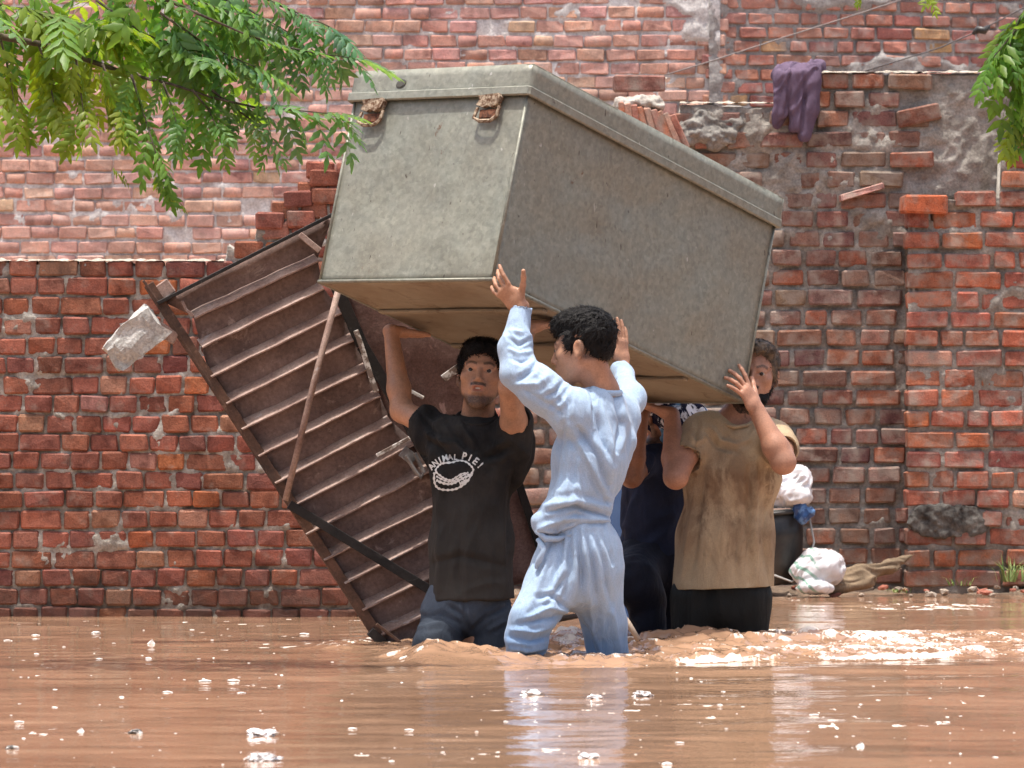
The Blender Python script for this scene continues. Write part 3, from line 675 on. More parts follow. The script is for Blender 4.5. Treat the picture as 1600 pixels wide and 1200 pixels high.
bm = bmesh.new(); bar_bm(bm, G(268, 445, 0.01), G(244, 462, 0.01), 0.06, 0.04, gn, 0.004); bm_obj('corner_plate', bm, RIBM, gate)
# ================================================================ SOFT BODIES: smooth-blended distance fields meshed into one skin
class Body:
    def __init__(s): s.p = []
    def limb(s, a, b, ra, rb, k=0.02, w=None, q=1.0, op=1):
        a, b = np.array(a, np.float32), np.array(b, np.float32); R = max(ra, rb) * max(1, q) + 0.01
        ba = b - a; L2 = float(ba @ ba) + 1e-12; wv = None if w is None else np.array(Vector(w).normalized(), np.float32)
        def f(X, Y, Z):
            x, y, z = X - a[0], Y - a[1], Z - a[2]
            h = np.clip((x * ba[0] + y * ba[1] + z * ba[2]) / L2, 0, 1)
            x = x - h * ba[0]; y = y - h * ba[1]; z = z - h * ba[2]; d2 = x * x + y * y + z * z; r = ra + (rb - ra) * h
            if wv is not None:
                e = x * wv[0] + y * wv[1] + z * wv[2]; d2 = d2 - e * e * (1 - 1 / (q * q))
            return np.sqrt(np.maximum(d2, 0)) - r
        s.p.append((f, np.minimum(a, b) - R, np.maximum(a, b) + R, k, op)); return s
    def tube(s, pts, rs, k=0.02, w=None, q=1.0, op=1):
        for i in range(len(pts) - 1): s.limb(pts[i], pts[i + 1], rs[i], rs[i + 1], k, w, q, op)
        return s
    def ell(s, c, r, B=None, k=0.02, op=1):
        c = np.array(c, np.float32); r = np.array(r, np.float32); B = np.eye(3, dtype=np.float32) if B is None else np.array(B, np.float32)  # rows: axes
        R = float(r.max()) + 0.01; rm = float(r.min())
        def f(X, Y, Z):
            x, y, z = X - c[0], Y - c[1], Z - c[2]
            u = [(x * B[i, 0] + y * B[i, 1] + z * B[i, 2]) for i in range(3)]
            k0 = np.sqrt(sum((u[i] / r[i]) ** 2 for i in range(3))); k1 = np.sqrt(sum((u[i] / (r[i] * r[i])) ** 2 for i in range(3))) + 1e-9
            return k0 * (k0 - 1) / k1
        s.p.append((f, c - R, c + R, k, op)); return s
    def cut(s, o, n):            # keep the side the normal points away from
        s.p.append(((np.array(o, np.float32), np.array(Vector(n).normalized(), np.float32)), None, None, 0, 0)); return s
    def mesh(s, v, smooth=1, fn=None):
        lo = np.min([q[1] for q in s.p if q[1] is not None and q[4] == 1], 0) - 3 * v; hi = np.max([q[2] for q in s.p if q[2] is not None and q[4] == 1], 0) + 3 * v
        n = np.ceil((hi - lo) / v).astype(int) + 1; d = np.full(n, 0.5, np.float32)
        for f, a, b, k, op in s.p:
            if op == 0:
                o, nn = f; ax = [np.arange(n[i], dtype=np.float32) * v + lo[i] - o[i] for i in range(3)]
                np.maximum(d, ax[0][:, None, None] * nn[0] + ax[1][None, :, None] * nn[1] + ax[2][None, None, :] * nn[2], out=d); continue
            m = k + 2 * v; i0 = np.clip(((a - m - lo) / v).astype(int), 0, n); i1 = np.clip(((b + m - lo) / v).astype(int) + 2, 0, n)
            if (i1 <= i0).any(): continue
            sl = tuple(slice(i0[i], i1[i]) for i in range(3)); ax = [(np.arange(i0[i], i1[i], dtype=np.float32) * v + lo[i]) for i in range(3)]
            e = f(ax[0][:, None, None], ax[1][None, :, None], ax[2][None, None, :]); cur = d[sl]
            if op == 1:
                h = np.maximum(k - np.abs(cur - e), 0) / max(k, 1e-6); d[sl] = np.minimum(cur, e) - h * h * k * 0.25
            else:
                e = -e; h = np.maximum(k - np.abs(cur - e), 0) / max(k, 1e-6); d[sl] = np.maximum(cur, e) + h * h * k * 0.25
        return surface_nets(d, lo, v, smooth)
def surface_nets(d, lo, v, smooth):
    ins = d < 0; n = np.array(d.shape); cnt = np.zeros(n - 1, np.int8)
    for i in (0, 1):
        for j in (0, 1):
            for k in (0, 1): cnt += ins[i:n[0] - 1 + i, j:n[1] - 1 + j, k:n[2] - 1 + k]
    act = np.argwhere((cnt > 0) & (cnt < 8)); idx = np.full(n - 1, -1, np.int32); idx[tuple(act.T)] = np.arange(len(act))
    acc = np.zeros((len(act), 3), np.float32); num = np.zeros(len(act), np.float32)
    cor = [(i, j, k) for i in (0, 1) for j in (0, 1) for k in (0, 1)]
    val = {c: d[act[:, 0] + c[0], act[:, 1] + c[1], act[:, 2] + c[2]] for c in cor}
    for c in cor:
        for ax in range(3):
            if c[ax]: continue
            e = list(c); e[ax] = 1; e = tuple(e); a, b = val[c], val[e]; m = (a < 0) != (b < 0)
            t = a[m] / (a[m] - b[m]); p = np.repeat(np.array(c, np.float32)[None], m.sum(), 0); p[:, ax] += t; acc[m] += p; num[m] += 1
    V = act + acc / num[:, None]; V = V * v + lo
    quads = []
    for ax in range(3):
        o1, o2 = (ax + 1) % 3, (ax + 2) % 3
        a = np.argwhere(ins.take(range(n[ax] - 1), ax) != ins.take(range(1, n[ax]), ax))
        a = a[(a[:, o1] > 0) & (a[:, o2] > 0) & (a[:, o1] < n[o1] - 1) & (a[:, o2] < n[o2] - 1)]
        def cell(u, w): b = a.copy(); b[:, o1] -= u; b[:, o2] -= w; return idx[tuple(b.T)]
        q = np.stack([cell(1, 1), cell(0, 1), cell(0, 0), cell(1, 0)], 1); fl = ~ins[tuple(a.T)]; q[fl] = q[fl][:, ::-1]; quads.append(q)
    Q = np.concatenate(quads); Q = Q[(Q >= 0).all(1)]
    for _ in range(smooth):
        S = np.zeros_like(V); C = np.zeros(len(V), np.float32)
        for i, j in ((0, 1), (1, 2), (2, 3), (3, 0), (1, 0), (2, 1), (3, 2), (0, 3)):
            np.add.at(S, Q[:, i], V[Q[:, j]]); np.add.at(C, Q[:, i], 1)
        V = V * 0.45 + 0.55 * S / np.maximum(C, 1)[:, None]
    return V, Q
def normals(V, Q):
    a = np.cross(V[Q[:, 2]] - V[Q[:, 0]], V[Q[:, 3]] - V[Q[:, 1]]); N = np.zeros_like(V)
    for i in range(4): np.add.at(N, Q[:, i], a)
    return N / (np.linalg.norm(N, axis=1, keepdims=True) + 1e-9)
def ridge(V, d, fp, fa, seed):
    d = np.array(Vector(d).normalized()); e1 = np.array(Vector(d).orthogonal().normalized()); e2 = np.cross(d, e1)
    q = np.stack([V @ e1 * fp, V @ e2 * fp, V @ d * fa], 1); q = q + 0.6 * np.stack([vnoise(q * 0.7, seed + 1), vnoise(q * 0.7, seed + 2), 0 * q[:, 0]], 1)
    n = vnoise(q, seed); return 1 - 2 * np.sqrt(n * n + 0.012)
def creases(V, N, lines):
    """ridges (+) and grooves (-) along drawn fold lines, on the side of the cloth that shows them"""
    D = np.zeros(len(V), np.float32); px = 800 + F * V[:, 0] / V[:, 1]; py = 600 - F * (V[:, 2] - H0) / V[:, 1]
    fr = sstep(0.25, -0.25, N[:, 1])
    for pts, w, amp in lines:
        best = np.full(len(V), 1e9, np.float32); tt = np.zeros(len(V), np.float32); sgn = np.zeros(len(V), np.float32); n = len(pts) - 1
        for i, ((x0, y0), (x1, y1)) in enumerate(zip(pts, pts[1:])):
            dx, dy = x1 - x0, y1 - y0; L2 = dx * dx + dy * dy; t = np.clip(((px - x0) * dx + (py - y0) * dy) / L2, 0, 1)
            ex_, ey_ = px - x0 - t * dx, py - y0 - t * dy; d = np.hypot(ex_, ey_); m = d < best
            best[m] = d[m]; tt[m] = ((i + t) / n)[m]; sgn[m] = np.sign(dx * ey_ - dy * ex_)[m]
        taper = np.sin(np.pi * np.clip(tt * 0.86 + 0.07, 0, 1)) ** 0.6
        ww = w * (1.0 + 0.35 * sgn)
        D += amp * taper * fr * (np.exp(-(best / ww) ** 1.4) - 0.35 * np.exp(-((best - 1.9 * w) / (0.9 * w)) ** 2))
    return D
def cloth(name, body, mat, parent, v=0.0055, folds=(), smooth=2, lines=()):
    V, Q = body.mesh(v, smooth); N = normals(V, Q); D = np.zeros(len(V), np.float32)
    for f in folds:
        d, fp, fa, amp, seed = f[:5]; w = f[5](V) if len(f) > 5 else 1.0
        D += amp * w * (ridge(V, d, fp, fa, seed) - 0.3)
    if lines: D += creases(V, N, lines)
    V = V + N * D[:, None]
    return wrap(name, np_mesh(name, V, Q), mat, parent, True), V, Q

# frame helper: forward, up -> rows (left, forward, up)
def frame(fwd, up):
    f = Vector(fwd).normalized(); l = Vector(up).cross(f).normalized(); u = f.cross(l)
    return np.array([l, f, u], np.float32)

def add_head(b, o, B, s=1.0, mouth_open=0.0, neck_to=None, neck_r=(0.050, 0.058)):
    o = np.array(o, np.float32)
    def X(l, f, u): return o + s * (B[0] * l + B[1] * f + B[2] * u)
    E = lambda c, r, k=0.012, op=1: b.ell(X(*c), [q * s for q in r], B, k * s, op)
    if neck_to is not None:
        b.limb(X(0, -0.022, -0.045), neck_to, neck_r[0] * s, neck_r[1], 0.03)
    E((0, -0.012, 0.034), (0.073, 0.093, 0.080), 0.01); E((0, 0.026, -0.026), (0.060, 0.060, 0.078), 0.03)
    j = -0.012 * mouth_open
    for sg in (-1, 1):
        b.limb(X(sg * 0.050, 0.0, -0.045), X(sg * 0.012, 0.066, -0.098 + j), 0.020 * s, 0.017 * s, 0.025 * s)
        E((sg * 0.043, 0.050, -0.020), (0.023, 0.026, 0.020), 0.02)
        b.limb(X(sg * 0.014, 0.082, 0.019), X(sg * 0.046, 0.068, 0.021), 0.010 * s, 0.008 * s, 0.012 * s)
        E((sg * 0.0315, 0.092, 0.000), (0.0175, 0.015, 0.0090), 0.010, -1)
        E((sg * 0.0315, 0.0700, 0.0005), (0.0125, 0.0125, 0.0125), 0.002)
        b.limb(X(sg * 0.0185, 0.0835, 0.0084), X(sg * 0.045, 0.0765, 0.0066), 0.0058 * s, 0.0050 * s, 0.005 * s)
        b.limb(X(sg * 0.0195, 0.0815, -0.0085), X(sg * 0.043, 0.0760, -0.0075), 0.0048 * s, 0.0044 * s, 0.006 * s)
        E((sg * 0.0115, 0.088, -0.037), (0.0070, 0.009, 0.0065), 0.007)
        E((sg * 0.077, -0.012, -0.008), (0.009, 0.020, 0.031), 0.006); E((sg * 0.087, -0.006, -0.004), (0.0075, 0.011, 0.018), 0.004, -1); E((sg * 0.076, -0.004, -0.032), (0.007, 0.010, 0.010), 0.006)
    b.limb(X(0, 0.083, 0.012), X(0, 0.1035, -0.031), 0.0075 * s, 0.0095 * s, 0.010 * s)
    E((0, 0.068, -0.100 + j), (0.020, 0.017, 0.016), 0.02); E((0, 0.074, -0.060), (0.030, 0.018, 0.024), 0.02)
    E((0, 0.0885, -0.0575), (0.0225, 0.0085, 0.0055), 0.005); E((0, 0.0860, -0.0685 + j * 0.8), (0.0195, 0.0090, 0.0065), 0.005)
    if mouth_open: E((0, 0.094, -0.0630 + j * 0.4), (0.0165, 0.013, 0.0035 + 0.006 * mouth_open), 0.003, -1)
    else: E((0, 0.098, -0.0628), (0.020, 0.010, 0.0016), 0.003, -1)
    return X

def add_hand(b, wrist, Df, N, right, curls=(12, 12, 12, 12), thumb=(0.75, 0.55, 0.1), spread=6, s=1.0, arm_dir=None):
    """palm, four unequal fingers and a thumb; curls in degrees at each joint; thumb direction in (finger, thumbside, palm) axes"""
    W = Vector(wrist); Df = Vector(Df).normalized(); N = Vector(N); N = (N - Df * N.dot(Df)).normalized()
    Bt = Df.cross(N) if right else N.cross(Df)
    b.limb(W, W + Df * 0.03 * s, 0.0215 * s, 0.022 * s, 0.015, Bt, 1.35)
    b.limb(W + Df * 0.030 * s, W + Df * 0.088 * s, 0.0155 * s, 0.0135 * s, 0.015, Bt, 2.55)
    b.ell(W + Df * 0.045 * s + Bt * 0.024 * s + N * 0.008 * s, [0.026 * s, 0.017 * s, 0.016 * s], np.array([Df, Bt, N]), 0.012)
    tips = []
    for i, (off, ln, r) in enumerate(((0.031, 0.074, 0.0088), (0.0105, 0.083, 0.0092), (-0.0105, 0.077, 0.0088), (-0.030, 0.060, 0.0078))):
        a = math.radians(spread * (1.5 - i)); d = (Df * math.cos(a) + Bt * math.sin(a)).normalized(); p = W + Df * (0.092 - (0.006 if i == 3 else 0.0)) * s + Bt * off * s
        cu = curls[i] if not hasattr(curls[i], '__len__') else None
        ang = 0
        for jn, fr in enumerate((0.44, 0.31, 0.25)):
            ang += math.radians(cu if cu is not None else curls[i][jn]); dd = d * math.cos(ang) + N * math.sin(ang)
            q = p + dd * ln * fr * s; b.limb(p, q, r * (1 - 0.07 * jn) * s, r * (0.95 - 0.09 * jn) * s, 0.0035); p = q
        tips.append((p, dd, d))
    d = (Df * thumb[0] + Bt * thumb[1] + N * thumb[2]).normalized(); p = W + Df * 0.030 * s + Bt * 0.030 * s + N * 0.004 * s
    for fr, r in ((0.040, 0.0125), (0.030, 0.0105), (0.024, 0.0095)):
        q = p + d * fr * s; b.limb(p, q, r * s, r * 0.9 * s, 0.006); p = q; d = (d + Df * 0.12 - N * 0.02).normalized()
    return tips

def skin_mat(name, base, dark):
    m = Mat(name, 0.5, 0.35)
    at = m.n('Attribute', _attribute_name='face').outputs['Color']; sp = m.n('SeparateColor', Color=at)
    c = m.mix(m.ramp(m.noise(11, 5, 0.65), (0.35, 0), (0.7, 1)), tuple(min(1, q * k) for q, k in zip(base, (1.12, 1.05, 1.0))), tuple(q * 0.70 for q in base))
    c = m.mix(1.0, c, m.ramp(m.noise(160, 3, 0.6), (0.3, 0.86), (0.7, 1.1)), 'MULTIPLY')
    c = m.mix(sp.outputs[1], c, (base[0] * 0.85, base[1] * 0.62, base[2] * 0.62))
    c = m.mix(sp.outputs[2], c, (min(1, base[0] * 1.25), base[1] * 1.2, base[2] * 1.2))
    st = m.math('MULTIPLY', sp.outputs[0], m.ramp(m.noise(260, 2, 0.6), (0.25, 0.55), (0.6, 1.0)))
    c = m.mix(st, c, dark); m.set('Base Color', c); 
    m.set('Normal', m.bump(m.noise(240, 2, 0.6), 0.25, 0.0015, m.bump(m.noise(45, 3, 0.6), 0.18, 0.004))); m.set('Roughness', m.ramp(m.noise(26, 4, 0.65), (0.3, 0.30), (0.7, 0.62)))
    return m.m
def face_paint(V, X0, B, s, beard=0.9, chin_only=False, stache=0.9, brow=1.0, scalp=0.0):
    """hair colour of brows, moustache and beard, and lip colour, from head-local place"""
    q = (V - np.array(X0)) / s; l, f, u = q @ B[0], q @ B[1], q @ B[2]; al = np.abs(l); near = ((l / 0.105) ** 2 + (f / 0.155) ** 2 + (u / 0.170) ** 2) < 1
    out = np.zeros((len(V), 3), np.float32)
    br = 0.8 * sstep(0.0070, 0.003, np.abs(u - (0.0225 + 0.006 * sstep(0.012, 0.032, al) - 0.008 * sstep(0.034, 0.052, al)))) * sstep(0.009, 0.013, al) * sstep(0.054, 0.048, al) * (f > 0.04)
    bd = np.zeros(len(V))
    if beard:
        jaw = sstep(-0.078, -0.094, u - 0.35 * np.clip(al - 0.03, 0, 1)) * sstep(-0.02, 0.005, f) * (u > -0.15)
        side = sstep(0.050, 0.056, al) * sstep(0.000, -0.03, u) * sstep(0.035, 0.02, f) * sstep(-0.02, -0.005, f) * (u > -0.12)
        bd = np.maximum(jaw, side * 0.9) * beard
        gt = sstep(0.026, 0.018, al) * sstep(-0.078, -0.083, u) * (f > 0.03) * 0.6; bd = np.maximum(bd, gt * beard)
    ms = sstep(0.0065, 0.004, np.abs(u + 0.0485 + 0.12 * np.clip(al - 0.012, 0, 1))) * sstep(0.030, 0.024, al) * (f > 0.06) * stache
    lip = sstep(0.021, 0.017, al) * (f > 0.07) * sstep(0.0125, 0.009, np.abs(u + 0.063)) * (1 - np.clip(ms, 0, 1))
    sc_ = scalp * np.clip(sstep(0.035, 0.05, u) + sstep(0.0, -0.03, f) * sstep(-0.05, -0.03, u), 0, 1)
    out[:, 0] = np.clip(np.maximum.reduce([br * brow, bd, ms, sc_]), 0, 1) * near; out[:, 1] = lip * near
    return out
EYEW = Mat('eye_white', 0.25, 0.5); EYEW.set('Base Color', (0.36, 0.31, 0.27)); EYEI = Mat('eye_iris', 0.2, 0.5); EYEI.set('Base Color', (0.022, 0.013, 0.009)); EYEW, EYEI = EYEW.m, EYEI.m
def add_eyes(par, X, B, s, look):
    look = Vector(look).normalized()
    for sg in (-1, 1):
        bm = bmesh.new(); bmesh.ops.create_uvsphere(bm, u_segments=16, v_segments=10, radius=0.0130 * s); c = Vector(X(sg * 0.0315, 0.0725, -0.0005))
        for v in bm.verts: v.co += c
        e = bm_obj('eye', bm, EYEW, par, True)
        bm = bmesh.new(); bmesh.ops.create_uvsphere(bm, u_segments=12, v_segments=8, radius=0.0078 * s); d = (Vector(B[1]) + look * 0.35).normalized(); rt = d.to_track_quat('Z', 'Y')
        for v in bm.verts: v.co = c + d * 0.0102 * s + rt @ Vector((v.co.x, v.co.y, v.co.z * 0.55))
        ir = bm_obj('iris', bm, EYEI, None, True); ir.parent = e
hm = Mat('black_hair', 0.6, 0.2); hm.set('Base Color', (0.007, 0.006, 0.006)); hm.set('Normal', hm.bump(hm.noise(1.0, 3, 0.6, hm.pos((260, 260, 60))), 0.8, 0.004)); HAIR = hm.m
def hair(name, prims, mat, parent, v=0.004, amp=0.006, seed=1, dirv=(0, 0, 1), fp=70, fa=18, strands=1500, length=0.022, o=None):
    b = Body(); prims(b); V, Q = b.mesh(v, 1); N = normals(V, Q)
    D = amp * (ridge(V, dirv, fp, fa, seed) * 0.6 + 0.4 * ridge(V, (1, 0.4, 0.3), fp * 0.5, fa * 2, seed + 5)); V = V + N * D[:, None]
    # loose locks lying along the surface so that the outline breaks into hair
    r = np.random.default_rng(seed); k = r.integers(0, len(V), strands); p = V[k]; n = N[k]; d = np.array(Vector(dirv).normalized())[None] + r.normal(0, 0.45, (strands, 3))
    t = d - n * (d * n).sum(1, keepdims=True); t /= np.linalg.norm(t, axis=1, keepdims=True) + 1e-6; s_ = np.cross(n, t) * (0.0011 + 0.0009 * r.random((strands, 1)))
    L = length * (0.5 + r.random((strands, 1))); lift = 0.12 + 0.30 * r.random((strands, 1)); curl = np.cross(n, t) * r.normal(0, 0.35, (strands, 1))
    P0, P1, P2 = p - n * 0.002, p + (t + n * lift) * L * 0.5, p + (t + n * lift * 0.35 + curl) * L
    SV = np.stack([P0 - s_, P0 + s_, P1 + s_, P1 - s_, P2 + s_ * 0.2, P2 - s_ * 0.2], 1).reshape(-1, 3); b0 = len(V) + np.arange(strands) * 6
    SQ = np.concatenate([np.stack([b0, b0 + 1, b0 + 2, b0 + 3], 1), np.stack([b0 + 3, b0 + 2, b0 + 4, b0 + 5], 1)])
    return wrap(name, np_mesh(name, np.concatenate([V, SV]), np.concatenate([Q, SQ])), mat, parent, True)
def skin(person, b, mat, v=0.004, paint=None, smooth=1):
    V, Q = b.mesh(v, smooth); me = np_mesh('body', V, Q); vcol(me, 'face', paint(V) if paint else np.zeros((len(V), 3)))
    return wrap('body', me, mat, person, True)
def smooth_fold(V, d, fp, fa, seed):
    d = np.array(Vector(d).normalized()); e1 = np.array(Vector(d).orthogonal().normalized()); e2 = np.cross(d, e1)
    q = np.stack([V @ e1 * fp, V @ e2 * fp, V @ d * fa], 1); return vnoise(q, seed)
def fabric(name, base, var=0.75, scale=9, weave=260, rough=0.85, extra=None, sheen=0.0):
    m = Mat(name, rough, 0.2)
    c = m.mix(m.ramp(m.noise(scale, 5, 0.6), (0.3, 0), (0.7, 1)), base, tuple(q * var for q in base))
    c = m.mix(1.0, c, m.ramp(m.noise(weave, 2, 0.5), (0.3, 0.88), (0.7, 1.1)), 'MULTIPLY')
    if extra: c = extra(m, c)
    m.set('Base Color', c); m.set('Normal', m.bump(m.noise(weave, 2, 0.5), 0.2, 0.002, m.bump(m.noise(1.0, 3, 0.6, m.pos((30, 30, 9), rot=(0.2, 0.35, 0)), 0.6), 0.45, 0.016)))
    if sheen: m.set('Sheen Weight', sheen)
    return m.m
def zmix(m, c, z0, z1, col, amt=0.8, nz=0.08):
    z = m.n('SeparateXYZ', Vector=m.n('NewGeometry').outputs['Position']).outputs['Z']
    zz = m.math('ADD', z, m.math('MULTIPLY', m.math('SUBTRACT', m.noise(7, 5, 0.6), 0.5), nz * 2))
    t = m.n('MapRange', Value=zz, i1=z0, i2=z1, i3=amt, i4=0.0).outputs[0]
    return m.mix(t, c, col)
# ================================================================ THE CARRIERS
def V3(a): return np.array(a, np.float32)
PX = Vector((1, 0, 0)); UPZ = Vector((0, 0, 1))
# ---------------------------------------------------------------- man in the black T-shirt, under the trunk, facing us
man1 = empty('person', P(730, 1016, 20.75), 'man in black printed T-shirt and wet jeans, holding up the trunk, facing the camera', 'person')
SK1 = skin_mat('skin_dark', (0.43, 0.236, 0.150), (0.016, 0.016, 0.014))
b = Body(); D1 = 20.76
shR, elR, wrR = P(690, 676, 20.78), P(628, 642, 20.92), P(611, 519, 21.06)
shL, elL, wrL = P(806, 690, 20.70), P(797, 604, 20.53), P(826, 511, 20.62)
nk = P(745, 662, D1 + 0.02)
B1h = frame((-0.06, -0.97, 0.22), (0.10, 0.2, 1)); s1 = 1.06; o1 = P(752, 587, D1 - 0.02)
X1 = add_head(b, o1, B1h, s1, 1.0, neck_to=nk, neck_r=(0.052, 0.062))
b.limb(P(728, 940, D1), P(745, 720, D1), 0.085, 0.095, 0.05, PX, 1.30); b.limb(shR, shL, 0.030, 0.030, 0.03)
b.limb(nk, shR, 0.036, 0.026, 0.03); b.limb(nk, shL, 0.036, 0.026, 0.03)
for sh, el, wr in ((shR, elR, wrR), (shL, elL, wrL)):
    b.limb(sh, sh.lerp(el, 0.35), 0.034, 0.044, 0.03); b.limb(sh.lerp(el, 0.35), el, 0.046, 0.041, 0.03); m_ = el.lerp(wr, 0.28); b.limb(el, m_, 0.040, 0.042, 0.02); b.limb(m_, wr, 0.042, 0.027, 0.02)
for hx in (700, 755): b.limb(P(hx, 950, D1), P(hx - 8, 1080, D1 - 0.05), 0.075, 0.06, 0.03)
uN = Vector(ez)
add_hand(b, wrR + Vector((0, 0, 0.005)), Vector((0.42, 0.75, 0.0)) - uN * 0.12, uN, True, (4, 4, 5, 6), (0.5, 0.75, 0.0), 7, 1.05)
add_hand(b, wrL, Vector((0.80, 0.35, 0.10)), uN, False, (3, 3, 4, 5), (0.6, 0.7, 0.0), 5, 1.05)
skin(man1, b, SK1, 0.004, lambda V: face_paint(V, o1, B1h, s1, 0.85, stache=0.95))
add_eyes(man1, X1, B1h, s1, (0.1, -0.6, 0.9))
def pr(h):
    Bh, o, s = B1h, V3(o1), s1; X = X1
    h.ell(X(0, -0.022, 0.046), [0.080 * s, 0.096 * s, 0.080 * s], Bh, 0.01); h.ell(X(0, 0.02, 0.085), [0.068 * s, 0.068 * s, 0.040 * s], Bh, 0.02)
    for sg in (-1, 1): h.ell(X(sg * 0.066, 0.012, 0.03), [0.016 * s, 0.026 * s, 0.040 * s], Bh, 0.01)
    h.ell(X(0, 0.075, -0.012), [0.068 * s, 0.075 * s, 0.078 * s], Bh, 0.01, -1); h.ell(X(0, 0.0, -0.10), [0.12 * s, 0.2 * s, 0.085 * s], Bh, 0.01, -1)
hair('hair', pr, HAIR, man1, 0.004, 0.006, 3, tuple(B1h[1] * 0.7 - B1h[2] * 0.5), strands=2600, length=0.028)
tm = Mat('teeth', 0.35, 0.5); tm.set('Base Color', (0.62, 0.57, 0.50)); bm = bmesh.new(); bmesh.ops.create_uvsphere(bm, u_segments=14, v_segments=8, radius=1)
for v in bm.verts: v.co = Vector(X1(v.co.x * 0.0135, 0.083 + v.co.y * 0.004 - 0.10 * 0, -0.0625 + v.co.z * 0.0032))
bm_obj('teeth', bm, tm.m, man1, True)
def faded(m, c):
    c = m.mix(m.ramp(m.noise(5, 6, 0.65, m.pos((1, 1, 1))), (0.42, 0), (0.70, 0.6)), c, (0.055, 0.052, 0.049))
    return zmix(m, c, 0.10, 0.70, (0.056, 0.051, 0.046), 0.85, 0.14)
BLK = fabric('black_cotton', (0.0135, 0.0135, 0.0145), 0.7, 8, 280, 0.9, faded)
t = Body()
t.limb(P(738, 955, D1), P(738, 850, D1), 0.122, 0.114, 0.03, PX, 1.29); t.limb(P(738, 850, D1), P(741, 730, D1), 0.112, 0.120, 0.04, PX, 1.22)
t.limb(P(741, 735, D1), P(744, 690, D1), 0.115, 0.088, 0.04, PX, 1.34)
t.limb(P(705, 688, D1), P(792, 694, D1 - 0.03), 0.062, 0.062, 0.05); t.limb(P(718, 674, D1), P(774, 674, D1), 0.045, 0.045, 0.04)
t.limb(P(700, 690, D1), P(664, 664, D1 + 0.07), 0.070, 0.064, 0.04, UPZ, 1.05); t.limb(P(690, 705, D1), P(668, 690, D1 + 0.05), 0.05, 0.045, 0.04)
t.limb(P(800, 715, D1 - 0.03), P(806, 660, D1 - 0.10), 0.066, 0.064, 0.05); t.limb(P(796, 740, D1 - 0.01), P(806, 690, D1 - 0.05), 0.04, 0.052, 0.05)
t.cut(P(737, 936, D1), (0.02, 0, -1)); t.cut(elR.lerp(shR, 0.44), (elR - shR)); 
t.limb(elR, elR.lerp(shR, 0.60), 0.052, 0.054, 0.006, op=-1); t.limb(elL, elL.lerp(shL, 0.52), 0.056, 0.060, 0.006, op=-1)
lowz = lambda V: sstep(0.85, 0.55, V[:, 2])
shirt1, SV1, SQ1 = cloth('t_shirt', t, BLK, man1, 0.005, [((0.12, 0, 1), 11, 1.6, 0.009, 11), ((-0.5, 0, 1), 16, 3, 0.009, 12, lambda V: sstep(0.55, 0.75, V[:, 2])), ((0.35, 0, 1), 24, 3, 0.004, 14), ((1, 0, 0.3), 12, 4, 0.005, 13, lowz)], 2,
    [([(702, 660), (722, 690), (742, 708)], 5, -0.0150), ([(718, 658), (735, 685), (745, 700)], 4, 0.0120), ([(672, 690), (700, 712), (735, 716)], 6, -0.0180), ([(668, 676), (690, 690), (720, 694)], 5, 0.0150), ([(798, 698), (775, 712), (752, 716)], 5, -0.0150), ([(788, 690), (770, 700)], 5, 0.0120), ([(808, 720), (800, 780), (797, 850)], 6, -0.0180), ([(690, 740), (686, 830), (690, 920)], 6, 0.0120), ([(778, 790), (786, 860), (788, 925)], 6, 0.0120), ([(720, 830), (716, 890), (722, 930)], 6, -0.0090), ([(655, 640), (672, 668), (690, 700)], 4, -0.0120), ([(675, 880), (720, 868), (790, 885)], 6, -0.0075)])
# white print on the chest: arched lettering over a line-drawn pie
WHT = fabric('white_print', (0.72, 0.72, 0.70), 0.85, 40, 300, 0.8)
bvh1 = BVHTree.FromPolygons([tuple(v) for v in SV1], [tuple(q) for q in SQ1])
def on_shirt(px, py, lift=0.0022):
    d = Vector(((px - 800) / F, 1, -(py - 600) / F)).normalized(); hit = bvh1.ray_cast(Vector((0, 0, H0)) + d * 18, d)
    return (hit[0] + hit[1] * lift) if hit[0] is not None else P(px, py, D1 - 0.13)
def ribbon(name, pts, w, closed=False):
    import itertools
    ps = [Vector((660 + x / 13.33, 690 + y / 13.33)) for x, y in pts]
    if closed: ps.append(ps[0])
    fine = []
    for i in range(len(ps) - 1):
        p0, p1, p2, p3 = ps[max(i - 1, 0)] if not closed or i else ps[-2], ps[i], ps[i + 1], ps[min(i + 2, len(ps) - 1)] if not closed or i < len(ps) - 2 else ps[1]
        for k in range(6):
            t_ = k / 6; fine.append(0.5 * ((2 * p1) + (p2 - p0) * t_ + (2 * p0 - 5 * p1 + 4 * p2 - p3) * t_ ** 2 + (3 * p1 - p0 - 3 * p2 + p3) * t_ ** 3))
    fine.append(ps[-1]); vs, fs = [], []
    for i, p in enumerate(fine):
        d = fine[min(i + 1, len(fine) - 1)] - fine[max(i - 1, 0)]; n = Vector((-d.y, d.x)).normalized() * w * (0.8 + 0.35 * math.sin(i * 1.7))
        vs += [on_shirt(*(p + n)), on_shirt(*(p - n))]
        if i: fs.append((2 * i - 2, 2 * i - 1, 2 * i + 1, 2 * i))
    o = mesh_obj(name, vs, fs, WHT); o.parent = shirt1; o.matrix_parent_inverse = Matrix.Identity(4); return o
ribbon('print_stroke', [(285, 610), (350, 505), (440, 452), (620, 440), (760, 405), (900, 425), (1010, 500), (1060, 590), (990, 690), (860, 660), (700, 745), (600, 800), (480, 775), (380, 710)], 1.6, True)
ribbon('print_stroke', [(262, 640), (255, 800), (300, 930), (400, 992), (560, 1005), (700, 985), (850, 905), (960, 800), (1062, 600)], 1.9)
